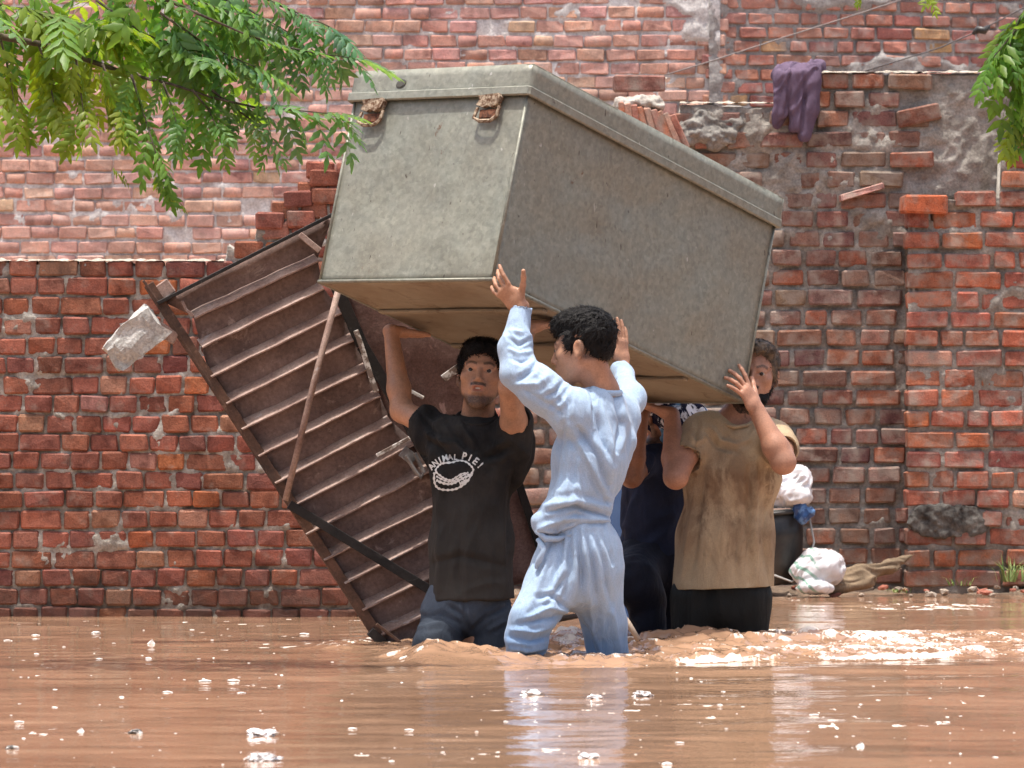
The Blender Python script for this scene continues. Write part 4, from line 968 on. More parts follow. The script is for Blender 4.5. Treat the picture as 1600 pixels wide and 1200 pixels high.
ribbon('print_stroke', [(300, 800), (400, 850), (540, 880), (660, 860), (780, 800), (900, 740), (1000, 700)], 2.3); ribbon('print_stroke', [(300, 720), (420, 790), (560, 830), (690, 800), (820, 720), (960, 640)], 1.5)
ribbon('print_stroke', [(780, 880), (860, 850), (930, 790)], 3.2)
def letters(txt, cx, cy, rad, a0, a1, size, wid=1.0):
    n = len(txt)
    for i, ch in enumerate(txt):
        if ch == ' ': continue
        cu = bpy.data.curves.new('letter', 'FONT'); cu.body = ch; cu.size = size; cu.align_x = 'CENTER'; cu.offset = size * 0.035
        ob = bpy.data.objects.new('letter', cu); COL.objects.link(ob); bpy.context.view_layer.update()
        me = bpy.data.meshes.new_from_object(ob.evaluated_get(bpy.context.evaluated_depsgraph_get())); bpy.data.objects.remove(ob)
        a = math.radians(a0 + (a1 - a0) * (i / max(1, n - 1))); bx, by = cx + rad * math.sin(a), cy - rad * math.cos(a)
        for v in me.vertices:
            x, y = v.co.x * wid, v.co.y; v.co = on_shirt(bx + x * math.cos(a) + y * math.sin(a), by + x * math.sin(a) - y * math.cos(a))
        o = wrap('letter', me, WHT); o.parent = shirt1
letters('ANIMAL', 708, 760, 41, -47, 5, 13.5, 0.85); letters('PIE!', 714, 760, 44, 14, 48, 15, 0.9)
def wetj(m, c): return zmix(m, c, 0.05, 0.22, (0.014, 0.019, 0.029), 0.95, 0.06)
JEAN = fabric('wet_denim', (0.10, 0.125, 0.165), 0.55, 10, 300, 0.8, wetj)
t = Body(); D1j = D1
t.limb(P(730, 935, D1j), P(726, 955, D1j), 0.105, 0.112, 0.03, PX, 1.40)
t.limb(P(699, 958, D1j), P(680, 1012, D1j - 0.12), 0.088, 0.076, 0.015); t.limb(P(682, 1012, D1j - 0.12), P(684, 1120, D1j), 0.082, 0.07, 0.03)
t.limb(P(763, 955, D1j), P(768, 1020, D1j - 0.05), 0.084, 0.070, 0.015); t.limb(P(766, 1020, D1j - 0.05), P(768, 1130, D1j), 0.075, 0.065, 0.02)
cloth('jeans', t, JEAN, man1, 0.0055, [((0.2, 0, 1), 13, 4, 0.004, 21), ((1, 0, 0.5), 16, 5, 0.004, 22)], 2, [([(655, 962), (690, 958), (722, 975)], 4, -0.010), ([(655, 980), (690, 974), (716, 990)], 4, 0.010), ([(700, 945), (722, 960), (735, 985)], 4, -0.012), ([(790, 950), (760, 965), (738, 985)], 4, -0.010), ([(790, 970), (765, 985)], 4, 0.010), ([(725, 940), (728, 965)], 3, -0.008)])

# ---------------------------------------------------------------- youth in pale blue, nearest the camera, back towards us
man2 = empty('person', P(888, 1030, 20.05), 'youth in pale blue shalwar kameez seen from behind, pushing up the near trunk corner', 'person')
SK2 = skin_mat('skin_tan', (0.41, 0.222, 0.142), (0.018, 0.014, 0.012))
b = Body(); D2 = 20.12
shL, elL, wrL = P(890, 630, 20.02), P(808, 577, 20.08), P(815, 482, 20.13)
shR, elR, wrR = P(970, 645, 20.32), P(984, 618, 20.55), P(972, 572, 20.75)
nk = P(942, 612, 20.16); B2h = frame((-0.90, 0.32, -0.10), (-0.06, 0.1, 1)); s2 = 1.10; o2 = P(911, 545, 20.14)
X2 = add_head(b, o2, B2h, s2, 0, neck_to=nk, neck_r=(0.050, 0.056))
b.limb(P(900, 840, D2), P(930, 690, D2), 0.075, 0.075, 0.05, PX, 1.10); b.limb(shL, shR, 0.030, 0.030, 0.03); b.limb(nk, P(932, 700, D2), 0.050, 0.06, 0.03)
for sh, el, wr in ((shL, elL, wrL), (shR, elR, wrR)):
    b.limb(sh, el, 0.030, 0.028, 0.02); m_ = el.lerp(wr, 0.3); b.limb(el, m_, 0.028, 0.028, 0.02); b.limb(m_, wr, 0.028, 0.0245, 0.02)
add_hand(b, wrL + Vector((0, 0, 0.004)), Vector((-0.62, 0.02, 0.60)), Vector((0.30, 0.90, 0.30)), False, ((6, 14, 16), (22, 26, 18), (26, 26, 18), (24, 22, 14)), (0.55, 0.95, -0.05), 9, 1.0)
add_hand(b, wrR, Vector((-0.02, 0.10, 1.0)), Vector(-ex), True, (3, 3, 4, 6), (0.55, 0.7, 0.1), 4, 1.0)
for hx, kx in ((870, 828), (920, 944)): b.limb(P(hx, 880, D2), P(kx, 975, D2 + (0.05 if hx > 900 else -0.11)), 0.045, 0.035, 0.03); b.limb(P(kx, 975, D2 + (0.05 if hx > 900 else -0.11)), P(kx + (8 if hx > 900 else -6), 1060, D2 + (0.11 if hx > 900 else -0.05)), 0.035, 0.03, 0.03)
skin(man2, b, SK2, 0.004, lambda V: face_paint(V, o2, B2h, s2, 0.0, stache=0.5, brow=1.0, scalp=0.85))
add_eyes(man2, X2, B2h, s2, (-1, 0, -0.5))
def pr(h):
    X, s, Bh = X2, s2, B2h
    h.ell(X(0, -0.022, 0.046), [0.077 * s, 0.092 * s, 0.078 * s], Bh, 0.01); h.ell(X(0, 0.010, 0.088), [0.068 * s, 0.082 * s, 0.040 * s], Bh, 0.03); h.ell(X(0.005, 0.066, 0.070), [0.050 * s, 0.024 * s, 0.026 * s], Bh, 0.02)
    for sg in (-1, 1): h.ell(X(sg * 0.066, 0.022, 0.024), [0.013 * s, 0.014 * s, 0.030 * s], Bh, 0.01)
    h.ell(X(0, -0.060, -0.004), [0.054 * s, 0.038 * s, 0.040 * s], Bh, 0.02)
    h.ell(X(0, 0.082, -0.026), [0.078 * s, 0.074 * s, 0.074 * s], Bh, 0.008, -1); h.ell(X(0, 0.03, -0.095), [0.13 * s, 0.10 * s, 0.085 * s], Bh, 0.01, -1)
    for sg in (-1, 1): h.ell(X(sg * 0.084, -0.008, -0.008), [0.020 * s, 0.026 * s, 0.036 * s], Bh, 0.006, -1)
hair('hair', pr, HAIR, man2, 0.0035, 0.009, 9, tuple(B2h[1] * 0.6 - B2h[2] * 0.4), 75, 24, strands=2600, length=0.026)
def wetb(m, c):
    c = zmix(m, c, 0.05, 0.22, (0.12, 0.22, 0.39), 0.92, 0.05)
    return m.mix(m.ramp(m.noise(6, 5, 0.6), (0.56, 0), (0.75, 0.35)), c, (0.33, 0.39, 0.49))
BLU = fabric('pale_blue_cotton', (0.355, 0.475, 0.635), 0.86, 6, 260, 0.85, wetb, 0.15)
t = Body()
Lb = Vector((-0.62, -0.78, 0)); Fb = Vector((-0.78, 0.62, 0))
t.limb(P(902, 800, D2), P(922, 715, D2), 0.108, 0.112, 0.04, PX, 1.04); t.limb(P(922, 715, D2), P(936, 655, D2 + 0.02), 0.112, 0.095, 0.05, Lb, 1.25)
t.limb(P(896, 646, 20.04), P(968, 658, 20.28), 0.058, 0.060, 0.05); t.limb(P(905, 625, 20.06), P(964, 628, 20.25), 0.042, 0.042, 0.04); t.limb(P(972, 690, 20.22), P(950, 750, 20.15), 0.055, 0.04, 0.05)
t.limb(P(934, 626, 20.12), P(952, 628, 20.2), 0.058, 0.058, 0.03)
t.limb(P(890, 645, 20.04), P(845, 608, 20.03), 0.076, 0.066, 0.05); t.limb(P(845, 608, 20.03), P(811, 581, 20.06), 0.066, 0.060, 0.05); t.limb(P(811, 581, 20.06), P(806, 545, 20.09), 0.058, 0.053, 0.04); t.limb(P(806, 545, 20.09), P(814, 488, 20.13), 0.053, 0.040, 0.04)
t.limb(P(968, 650, 20.28), P(984, 622, 20.50), 0.064, 0.054, 0.04); t.limb(P(984, 622, 20.50), P(971, 578, 20.71), 0.05, 0.038, 0.03)
t.limb(P(890, 770, 20.02), P(850, 818, 20.02), 0.05, 0.045, 0.05); t.limb(P(900, 812, D2), P(902, 828, D2), 0.108, 0.112, 0.03, PX, 1.03)
t.limb(P(848, 826, 20.0), P(842, 812, 20.0), 0.022, 0.018, 0.02)
t.cut(wrL.lerp(elL, 0.04), wrL - elL) if False else None
t.limb(wrL.lerp(elL, -0.15), wrL.lerp(elL, 0.05), 0.032, 0.031, 0.003, op=-1)
arm = lambda V: sstep(0.02, -0.03, V[:, 0] - (885 - 800) / 442.0) * sstep(0.75, 0.85, V[:, 2])
tor = lambda V: 1 - arm(V)
cloth('kameez', t, BLU, man2, 0.0042, [((0.40, 0, -1), 9, 1.2, 0.008, 31, tor), ((0.10, 0, 1), 19, 1.6, 0.003, 32, tor), ((0.55, 0, 0.30), 13, 3.0, 0.006, 34, arm), ((0.5, 0, -0.8), 34, 3, 0.0025, 35)], 1,
    [([(921, 602), (929, 625), (926, 665)], 3, -0.008), ([(886, 655), (889, 632), (884, 612)], 4, -0.010), ([(904, 668), (935, 712), (951, 758)], 4, -0.016), ([(892, 667), (920, 722), (946, 776)], 5, 0.014), ([(908, 705), (930, 752), (948, 784)], 4, -0.014), ([(940, 628), (954, 682), (956, 738)], 5, 0.013), ([(929, 640), (940, 684), (958, 724)], 4, -0.012), ([(972, 622), (982, 660), (972, 700)], 5, 0.010), ([(962, 618), (972, 660), (964, 706)], 3, -0.010),
     ([(881, 662), (872, 712), (864, 776)], 4, -0.010), ([(892, 690), (888, 740), (884, 780)], 5, 0.009), ([(903, 720), (905, 760), (912, 790)], 4, 0.010), ([(858, 799), (900, 791), (950, 806)], 3.5, -0.018), ([(850, 790), (900, 780), (950, 792)], 5, 0.012), ([(842, 826), (880, 808), (945, 812)], 4, 0.012), ([(845, 834), (866, 838), (905, 822), (948, 818)], 3, -0.014),
     ([(800, 560), (815, 566), (828, 560)], 3.5, -0.010), ([(797, 545), (812, 552), (830, 548)], 3.5, 0.010), ([(798, 530), (812, 538), (828, 530)], 3, -0.009), ([(800, 516), (815, 520)], 3, 0.007), ([(812, 592), (830, 580), (838, 566)], 4, -0.012), ([(805, 600), (840, 600), (856, 588)], 5, 0.010), ([(850, 620), (868, 612), (880, 596)], 4, -0.010), ([(862, 642), (880, 630), (890, 612)], 4, 0.008), ([(826, 612), (850, 628), (880, 645)], 4, -0.007)])
t = Body()
t.limb(P(902, 832, D2), P(905, 862, D2), 0.108, 0.122, 0.03, PX, 1.06); t.limb(P(905, 862, D2), P(902, 905, D2), 0.122, 0.122, 0.04, PX, 1.16)
t.limb(P(878, 895, D2 - 0.03), P(830, 968, D2 - 0.12), 0.114, 0.074, 0.02); t.limb(P(830, 968, D2 - 0.12), P(822, 1000, D2 - 0.12), 0.074, 0.072, 0.02); t.limb(P(822, 1000, D2 - 0.12), P(817, 1075, D2 - 0.02), 0.071, 0.060, 0.02)
t.limb(P(926, 893, D2), P(944, 970, D2 + 0.05), 0.110, 0.079, 0.02); t.limb(P(944, 970, D2 + 0.05), P(955, 1080, D2 + 0.13), 0.079, 0.066, 0.02)
t.limb(P(889, 905, D2), P(888, 922, D2), 0.06, 0.035, 0.03)
cloth('shalwar', t, BLU, man2, 0.0045, [((0.06, 0, 1), 19, 1.0, 0.006, 41, lambda V: sstep(0.08, 0.30, V[:, 2])), ((-0.5, 0, 1), 10, 1.5, 0.007, 42), ((0.2, 0, 1), 36, 3, 0.0025, 44)], 1,
    [([(880, 836), (874, 880), (858, 925)], 4, -0.011), ([(892, 836), (891, 890), (880, 940)], 4, -0.012), ([(904, 834), (910, 890), (908, 935)], 4, -0.012), ([(916, 833), (928, 890), (938, 960)], 4, -0.012), ([(928, 832), (944, 880), (955, 950)], 4, -0.011), ([(940, 832), (956, 880)], 3.5, -0.010), ([(910, 834), (919, 900), (926, 985)], 4.5, 0.012), ([(898, 835), (900, 900), (893, 945)], 4.5, 0.011), ([(866, 848), (850, 900), (828, 950)], 5, 0.012), ([(885, 950), (860, 930), (840, 935)], 4, -0.013), ([(886, 955), (858, 950), (828, 965)], 4, 0.012), ([(880, 962), (850, 968), (812, 975)], 4, -0.013), ([(864, 978), (835, 988), (800, 985)], 4, 0.012), ([(858, 995), (830, 1002), (796, 996)], 4, -0.012), ([(852, 1012), (825, 1018), (800, 1014)], 3.5, 0.008), ([(892, 955), (915, 985), (930, 1020)], 4, -0.010), ([(945, 920), (960, 970), (968, 1020)], 5, 0.010), ([(885, 900), (868, 925), (856, 945)], 4, -0.010)])
bm = bmesh.new()   # drawstring knot at the front of the waist
tube_bm(bm, [P(842, 842, 20.0), P(850, 858, 19.98), P(843, 875, 19.98), P(838, 888, 20.0)], [0.012, 0.010, 0.012, 0.006], 8); bm_obj('drawstring', bm, BLU, man2, True)
bm = bmesh.new(); tube_bm(bm, [P(838, 828, 19.99), P(852, 842, 19.985), P(872, 842, 20.0), P(890, 836, 20.03)], [0.009, 0.013, 0.010, 0.004], 8); bm_obj('waist_knot', bm, BLU, man2, True)

# ---------------------------------------------------------------- man in the sand-coloured T-shirt at the far corner
man3 = empty('person', P(1125, 1004, 21.5), 'bearded man in stained sand coloured T-shirt and black trousers under the far trunk corner', 'person')
SK3 = skin_mat('skin_sunburnt', (0.42, 0.225, 0.152), (0.014, 0.012, 0.011))
b = Body(); D3 = 21.62
shL, elL, wrL = P(1216, 680, 21.58), P(1224, 722, 21.30), P(1183, 642, 21.34)
shR, elR, wrR = P(1090, 672, 21.60), P(1056, 745, 21.42), P(1050, 648, 21.60)
nk = P(1150, 655, D3); B3h = frame((-0.16, -0.97, 0.04), (0.10, 0.0, 1)); s3 = 1.04; o3 = P(1181, 584, D3 - 0.03)
X3 = add_head(b, o3, B3h, s3, 0, neck_to=nk, neck_r=(0.055, 0.064))
b.limb(P(1130, 930, D3), P(1145, 730, D3), 0.085, 0.09, 0.05, PX, 1.3); b.limb(shL, shR, 0.036, 0.036, 0.04); b.limb(nk, shL, 0.046, 0.034, 0.03); b.limb(nk, shR, 0.046, 0.034, 0.03)
for sh, el, wr in ((shL, elL, wrL), (shR, elR, wrR)):
    b.limb(sh, sh.lerp(el, 0.45), 0.040, 0.046, 0.03); b.limb(sh.lerp(el, 0.45), el, 0.046, 0.045, 0.03); m_ = el.lerp(wr, 0.30); b.limb(el, m_, 0.044, 0.047, 0.02); b.limb(m_, wr, 0.047, 0.029, 0.02)
add_hand(b, wrL, Vector((-0.42, -0.20, 0.72)), Vector((-0.70, 0.62, -0.25)), False, ((4, 8, 8), (12, 16, 12), (14, 18, 14), (10, 12, 10)), (0.55, 0.8, 0.3), 13, 1.08)
add_hand(b, wrR, Vector((-0.85, 0.10, 0.28)), Vector((0.1, 0.2, 1)), True, (10, 10, 12, 12), (0.6, 0.7, 0.2), 6, 1.05)
for hx in (1090, 1160): b.limb(P(hx, 930, D3), P(hx, 1060, D3), 0.08, 0.06, 0.03)
skin(man3, b, SK3, 0.004, lambda V: face_paint(V, o3, B3h, s3, 1.0, stache=1.0))
add_eyes(man3, X3, B3h, s3, (-0.5, -1, 0))
hb = Mat('sunlit_brown_hair', 0.55, 0.35); hb.set('Base Color', hb.mix(hb.ramp(hb.noise(45, 3), (0.4, 0), (0.6, 1)), (0.045, 0.032, 0.022), (0.17, 0.12, 0.08)))
def pr(h):
    X, s, Bh = X3, s3, B3h
    h.ell(X(0, -0.022, 0.044), [0.078 * s, 0.095 * s, 0.078 * s], Bh, 0.01); h.ell(X(0, 0.035, 0.088), [0.066 * s, 0.058 * s, 0.034 * s], Bh, 0.02)
    for sg in (-1, 1): h.ell(X(sg * 0.066, 0.012, 0.02), [0.015 * s, 0.022 * s, 0.045 * s], Bh, 0.01)
    h.ell(X(0, 0.085, -0.004), [0.070 * s, 0.080 * s, 0.080 * s], Bh, 0.01, -1); h.ell(X(0, 0.0, -0.10), [0.12 * s, 0.2 * s, 0.085 * s], Bh, 0.01, -1)
hair('hair', pr, hb.m, man3, 0.004, 0.006, 13, tuple(B3h[1] * 0.5 - B3h[2] * 0.6), strands=1600, length=0.022)
def pr(h):
    X, s, Bh = X3, s3, B3h
    h.ell(X(0, 0.046, -0.092), [0.050 * s, 0.044 * s, 0.036 * s], Bh, 0.01)
    for sg in (-1, 1): h.limb(X(sg * 0.060, 0.008, -0.045), X(sg * 0.036, 0.045, -0.095), 0.012 * s, 0.018 * s, 0.02)
    h.limb(X(-0.022, 0.088, -0.054), X(0.022, 0.088, -0.054), 0.006, 0.006, 0.01); h.ell(X(0, 0.092, -0.066), [0.020 * s, 0.012 * s, 0.008 * s], Bh, 0.004, -1)
hair('beard', pr, HAIR, man3, 0.004, 0.004, 17, tuple(-B3h[2]), strands=900, length=0.014)
def stains(m, c):
    v = m.pos((1, 1, 0.55)); pz = m.n('SeparateXYZ', Vector=m.n('NewGeometry').outputs['Position']); 
    band = m.ramp(pz.outputs['Z'], (0.18, 0.15), (0.40, 0.75), (0.62, 1.0), (0.75, 0.35), (0.82, 0.0))
    st = m.math('MULTIPLY', m.ramp(m.noise(6.5, 6, 0.62, v, 0.5), (0.42, 0), (0.60, 0.85)), band)
    c = m.mix(st, c, (0.155, 0.092, 0.055))
    return m.mix(m.math('MULTIPLY', m.ramp(m.noise(19, 5, 0.6, v), (0.55, 0), (0.66, 0.6)), band), c, (0.10, 0.055, 0.035))
TAN = fabric('sand_cotton', (0.47, 0.355, 0.225), 0.84, 5, 260, 0.9, stains)
t = Body()
t.limb(P(1130, 940, D3), P(1134, 840, D3), 0.153, 0.144, 0.04, PX, 1.29); t.limb(P(1134, 840, D3), P(1144, 740, D3), 0.138, 0.138, 0.04, PX, 1.22); t.limb(P(1144, 740, D3), P(1148, 695, D3), 0.134, 0.10, 0.05, PX, 1.35)
t.limb(P(1096, 682, D3), P(1208, 692, D3), 0.066, 0.066, 0.05); t.limb(P(1120, 664, D3), P(1182, 668, D3), 0.056, 0.056, 0.04)
t.limb(P(1098, 678, D3), shR.lerp(elR, 0.52), 0.074, 0.070, 0.04); t.limb(P(1208, 690, D3), shL.lerp(elL, 0.50), 0.076, 0.070, 0.04)
t.cut(P(1130, 919.5, D3), (0.03, 0, -1)); t.limb(elR.lerp(shR, -0.3), elR.lerp(shR, 0.34), 0.062, 0.062, 0.004, op=-1); t.limb(elL.lerp(shL, -0.3), elL.lerp(shL, 0.36), 0.060, 0.060, 0.004, op=-1)
t.ell(P(1152, 650, D3 - 0.11), [0.050, 0.06, 0.030], None, 0.012, -1)
cloth('t_shirt', t, TAN, man3, 0.005, [((0.06, 0, 1), 10, 1.2, 0.007, 51), ((-0.8, 0, 1), 14, 3, 0.005, 52, lambda V: sstep(0.62, 0.80, V[:, 2])), ((0.7, 0, 1), 18, 5, 0.002, 53)], 2,
    [([(1112, 668), (1126, 688), (1150, 694)], 4, 0.010), ([(1106, 676), (1122, 698), (1152, 706)], 4, -0.010), ([(1182, 668), (1170, 688), (1150, 696)], 4, 0.008), ([(1090, 660), (1088, 690), (1092, 730)], 4, -0.010), ([(1080, 680), (1090, 690), (1100, 684)], 4, 0.009), ([(1100, 720), (1094, 800), (1080, 905)], 6, -0.008), ([(1086, 770), (1076, 840), (1064, 912)], 6, 0.010), ([(1182, 720), (1180, 800), (1186, 910)], 5, 0.012), ([(1172, 730), (1168, 820), (1172, 910)], 5, -0.010), ([(1198, 760), (1196, 840), (1204, 915)], 4, -0.012), ([(1130, 780), (1128, 850), (1122, 912)], 7, 0.006), ([(1150, 800), (1148, 870), (1150, 915)], 6, -0.006)])
def wetk(m, c): return zmix(m, c, 0.0, 0.1, (0.008, 0.008, 0.008), 0.8, 0.05)
BLT = fabric('black_trouser_cloth', (0.012, 0.013, 0.0125), 0.6, 12, 250, 0.6, wetk)
t = Body(); t.limb(P(1128, 925, D3), P(1128, 945, D3), 0.125, 0.125, 0.03, PX, 1.25); t.limb(P(1090, 935, D3), P(1090, 1070, D3 - 0.02), 0.105, 0.085, 0.04); t.limb(P(1162, 935, D3), P(1158, 1070, D3 - 0.02), 0.105, 0.085, 0.04)
t.limb(P(1126, 960, D3), P(1126, 1010, D3), 0.08, 0.06, 0.05)
cloth('trousers', t, BLT, man3, 0.0055, [((0.1, 0, 1), 15, 4, 0.008, 61)], 2)
bm = bmesh.new(); tube_bm(bm, [P(1122, 652, D3 - 0.03), P(1130, 662, D3 - 0.07), P(1148, 668, D3 - 0.10), P(1168, 664, D3 - 0.08), P(1180, 655, D3 - 0.03)], 0.007, 8); bm_obj('neckband', bm, TAN, man3, True)
def band(px, py, D, rx, ry, dip, r, mat, par, tx=0.0):
    bm = bmesh.new(); c0 = P(px, py, D); tube_bm(bm, [c0 + Vector((rx * math.cos(a), ry * math.sin(a), dip * math.sin(a) + tx * math.cos(a))) for a in [i * math.pi / 14 for i in range(29)]], r, 7); bm_obj('neckband', bm, mat, par, True)
band(745, 652, D1 - 0.005, 0.072, 0.072, 0.026, 0.008, BLK, man1)
band(941, 611, 20.16, 0.062, 0.062, 0.006, 0.012, BLU, man2, -0.006)

# ---------------------------------------------------------------- man in navy behind, head wrapped in a patterned cloth
man4 = empty('person', P(1020, 992, 21.95), 'man in navy with patterned head cloth, half hidden behind the pale blue youth', 'person')
SK4 = skin_mat('skin_brown', (0.31, 0.155, 0.097), (0.018, 0.014, 0.012))
b = Body(); D4 = 21.98
shR, elR, wrR = P(1014, 712, 21.92), P(987, 745, 21.72), P(1003, 645, 21.70)
shL, elL, wrL = P(1086, 708, 22.0), P(1100, 690, 22.2), P(1080, 648, 22.1)
nk = P(1046, 690, D4); B4h = frame((-0.35, 0.75, -0.45), (0, 0.1, 1)); o4 = P(1040, 652, D4 - 0.06)
X4 = add_head(b, o4, B4h, 0.98, 0, neck_to=nk)
b.limb(P(1024, 880, D4), P(1040, 740, D4), 0.10, 0.11, 0.05, PX, 1.25); b.limb(shL, shR, 0.05, 0.05, 0.05); b.limb(nk, shL, 0.05, 0.045, 0.04); b.limb(nk, shR, 0.05, 0.045, 0.04)
for sh, el, wr in ((shL, elL, wrL), (shR, elR, wrR)):
    b.limb(sh, el, 0.048, 0.040, 0.03); m_ = el.lerp(wr, 0.3); b.limb(el, m_, 0.039, 0.039, 0.02); b.limb(m_, wr, 0.039, 0.027, 0.02)
add_hand(b, wrR, Vector((0.25, 0.30, 0.75)), Vector((-0.2, 0.75, -0.15)), True, (18, 18, 18, 18), (0.6, 0.7, 0.1), 4, 1.0)
add_hand(b, wrL, Vector((0.1, 0.5, 0.6)), Vector((0, 0.2, 1)), False, (8, 8, 8, 8), (0.6, 0.7, 0.1), 4, 1.0)
skin(man4, b, SK4, 0.0045, lambda V: face_paint(V, o4, B4h, 0.98, 0.9))
add_eyes(man4, X4, B4h, 0.98, (-0.5, -1, -0.5))
def pattern(m, c):
    v = m.pos((1, 1, 1), rot=(0.3, 0.5, 0.2)); w = m.noise(17, 3, 0.6, v, 1.5)
    c = m.mix(m.ramp(w, (0.47, 0), (0.51, 1)), (0.72, 0.74, 0.80), (0.012, 0.013, 0.035))
    return m.mix(m.ramp(m.noise(9, 2), (0.55, 0), (0.6, 0.9)), c, (0.12, 0.30, 0.52))
CLO = fabric('patterned_head_cloth', (0.7, 0.7, 0.75), 0.8, 8, 250, 0.9, pattern)
t = Body(); t.ell(X4(0, -0.020, 0.045), [0.092, 0.110, 0.088], B4h, 0.01); t.ell(X4(0.0, -0.085, -0.03), [0.07, 0.06, 0.08], B4h, 0.03); t.limb(X4(0.03, -0.09, -0.05), P(1086, 648, 21.93), 0.035, 0.035, 0.03); t.limb(P(1086, 648, 21.93), P(1098, 660, 21.95), 0.038, 0.045, 0.03)
t.limb(X4(0.05, 0.02, 0.0), P(1060, 695, 21.86), 0.04, 0.035, 0.03); t.ell(X4(0, 0.11, -0.035), [0.062, 0.075, 0.075], B4h, 0.01, -1)
cloth('head_cloth', t, CLO, man4, 0.005, [((1, 0, -0.5), 24, 5, 0.009, 71)], 1)
NAV = fabric('navy_cotton', (0.030, 0.040, 0.080), 0.6, 9, 260, 0.85)
t = Body(); t.limb(P(1026, 880, D4), P(1036, 740, D4), 0.112, 0.125, 0.05, PX, 1.25); t.limb(shR, shL, 0.065, 0.065, 0.05); t.limb(shR, shR.lerp(elR, 0.5), 0.06, 0.056, 0.03); t.limb(shL, shL.lerp(elL, 0.6), 0.06, 0.056, 0.03)
t.cut(P(1026, 885, D4), (0.15, 0, -1))
cloth('shirt', t, NAV, man4, 0.006, [((0.9, 0, 0.6), 17, 5, 0.012, 81)], 2)
NVT = fabric('dark_wet_trousers', (0.015, 0.018, 0.032), 0.85, 4, 250, 0.7)
t = Body(); t.limb(P(1025, 862, D4), P(1025, 890, D4), 0.115, 0.115, 0.03, PX, 1.2); t.limb(P(1005, 880, D4), P(988, 905, D4 - 0.25), 0.10, 0.085, 0.04); t.limb(P(988, 905, D4 - 0.25), P(1008, 935, D4 - 0.2), 0.08, 0.075, 0.04)
t.limb(P(1008, 930, D4 - 0.2), P(1024, 1060, D4 - 0.12), 0.07, 0.058, 0.03); t.limb(P(1045, 880, D4), P(1040, 1060, D4 + 0.05), 0.085, 0.06, 0.04)
cloth('trousers', t, NVT, man4, 0.006, [((0.9, 0, 0.4), 16, 5, 0.008, 91)], 2)
# ================================================================ TREES
def leaf_mesh(seed):
    r = random.Random(seed); vs, fs = [], []
    L = 0.21; n = r.choice((3, 4, 4, 5)); droop = r.uniform(0.25, 0.6)
    def spine(t): return Vector((L * t, 0, -droop * L * t * t * 0.7))
    def tri_tube(p, q, w):
        k = len(vs); d = (q - p).normalized(); a = d.orthogonal().normalized(); b = d.cross(a)
        for e in (p, q):
            for i in range(3): an = i * 2.094; vs.append(e + (a * math.cos(an) + b * math.sin(an)) * w)
        for i in range(3): fs.append((k + i, k + (i + 1) % 3, k + 3 + (i + 1) % 3, k + 3 + i))
    for i in range(4): tri_tube(spine(i / 4), spine((i + 1) / 4), 0.0013)
    def leaflet(p, d, ln, w, curl):
        k = len(vs); up = Vector((0, 0, 1)); s = d.cross(up).normalized(); seg = 5; sick = r.uniform(-0.12, 0.25)
        for i in range(seg + 1):
            t = i / seg; hw = w * (math.sin(math.pi * min(1, t * 0.92 + 0.06)) ** 0.8) * (1 - 0.45 * t) * (1 + 0.16 * (-1) ** i)
            c = p + d * (ln * t) + Vector((0, 0, -curl * ln * t * t)) + s * (sick * ln * t * t)
            vs.extend([c + s * hw * 1.05 - Vector((0, 0, hw * 0.35)), c, c - s * hw - Vector((0, 0, hw * 0.35))])
        for i in range(seg):
            a = k + 3 * i; fs.append((a, a + 1, a + 4, a + 3)); fs.append((a + 1, a + 2, a + 5, a + 4))
    for i in range(n):
        t = 0.22 + 0.72 * i / (n - 1) * 0.97; p = spine(t); sz = 0.070 * (0.72 + 0.5 * math.sin(math.pi * (0.25 + 0.6 * t)))
        for sg in (-1, 1):
            d = Vector((0.55 + 0.25 * t, sg * 0.85, -0.12 + r.uniform(-0.25, 0.2))).normalized(); leaflet(p + Vector((r.uniform(-.004, .004), 0, 0)), d, sz * r.uniform(0.85, 1.1), 0.0175, r.uniform(0.15, 0.55))
    leaflet(spine(1.0), Vector((1, r.uniform(-.2, .2), -0.4)).normalized(), 0.068, 0.0170, 0.3)
    me = bpy.data.meshes.new('leaf'); me.from_pydata([tuple(v) for v in vs], [], fs); me.update(); me.polygons.foreach_set('use_smooth', np.ones(len(me.polygons), bool)); return me
lm = Mat('neem_leaf', 0.45, 0.4); oc = lm.n('ObjectInfo').outputs['Color']
c = lm.mix(1.0, oc, lm.ramp(lm.noise(30, 2), (0.3, 0.8), (0.7, 1.2)), 'MULTIPLY'); lm.set('Base Color', c)
tr = lm.n('BsdfTranslucent', Color=lm.mix(1.0, c, (2.3, 2.1, 0.7), 'MULTIPLY')); mx = lm.n('MixShader', Fac=0.5); out = lm.t.nodes['Material Output']
lm.t.links.new(lm.b.outputs[0], mx.inputs[1]); lm.t.links.new(tr.outputs[0], mx.inputs[2]); lm.t.links.new(mx.outputs[0], out.inputs[0]); LEAFM = lm.m
bk = Mat('bark', 0.9); bk.set('Base Color', bk.mix(bk.ramp(bk.noise(30, 4), (0.35, 0), (0.65, 1)), (0.045, 0.035, 0.027), (0.13, 0.10, 0.075))); BARK = bk.m
LEAVES = [leaf_mesh(500 + i) for i in range(10)]
for m_ in LEAVES: m_.materials.append(LEAFM)
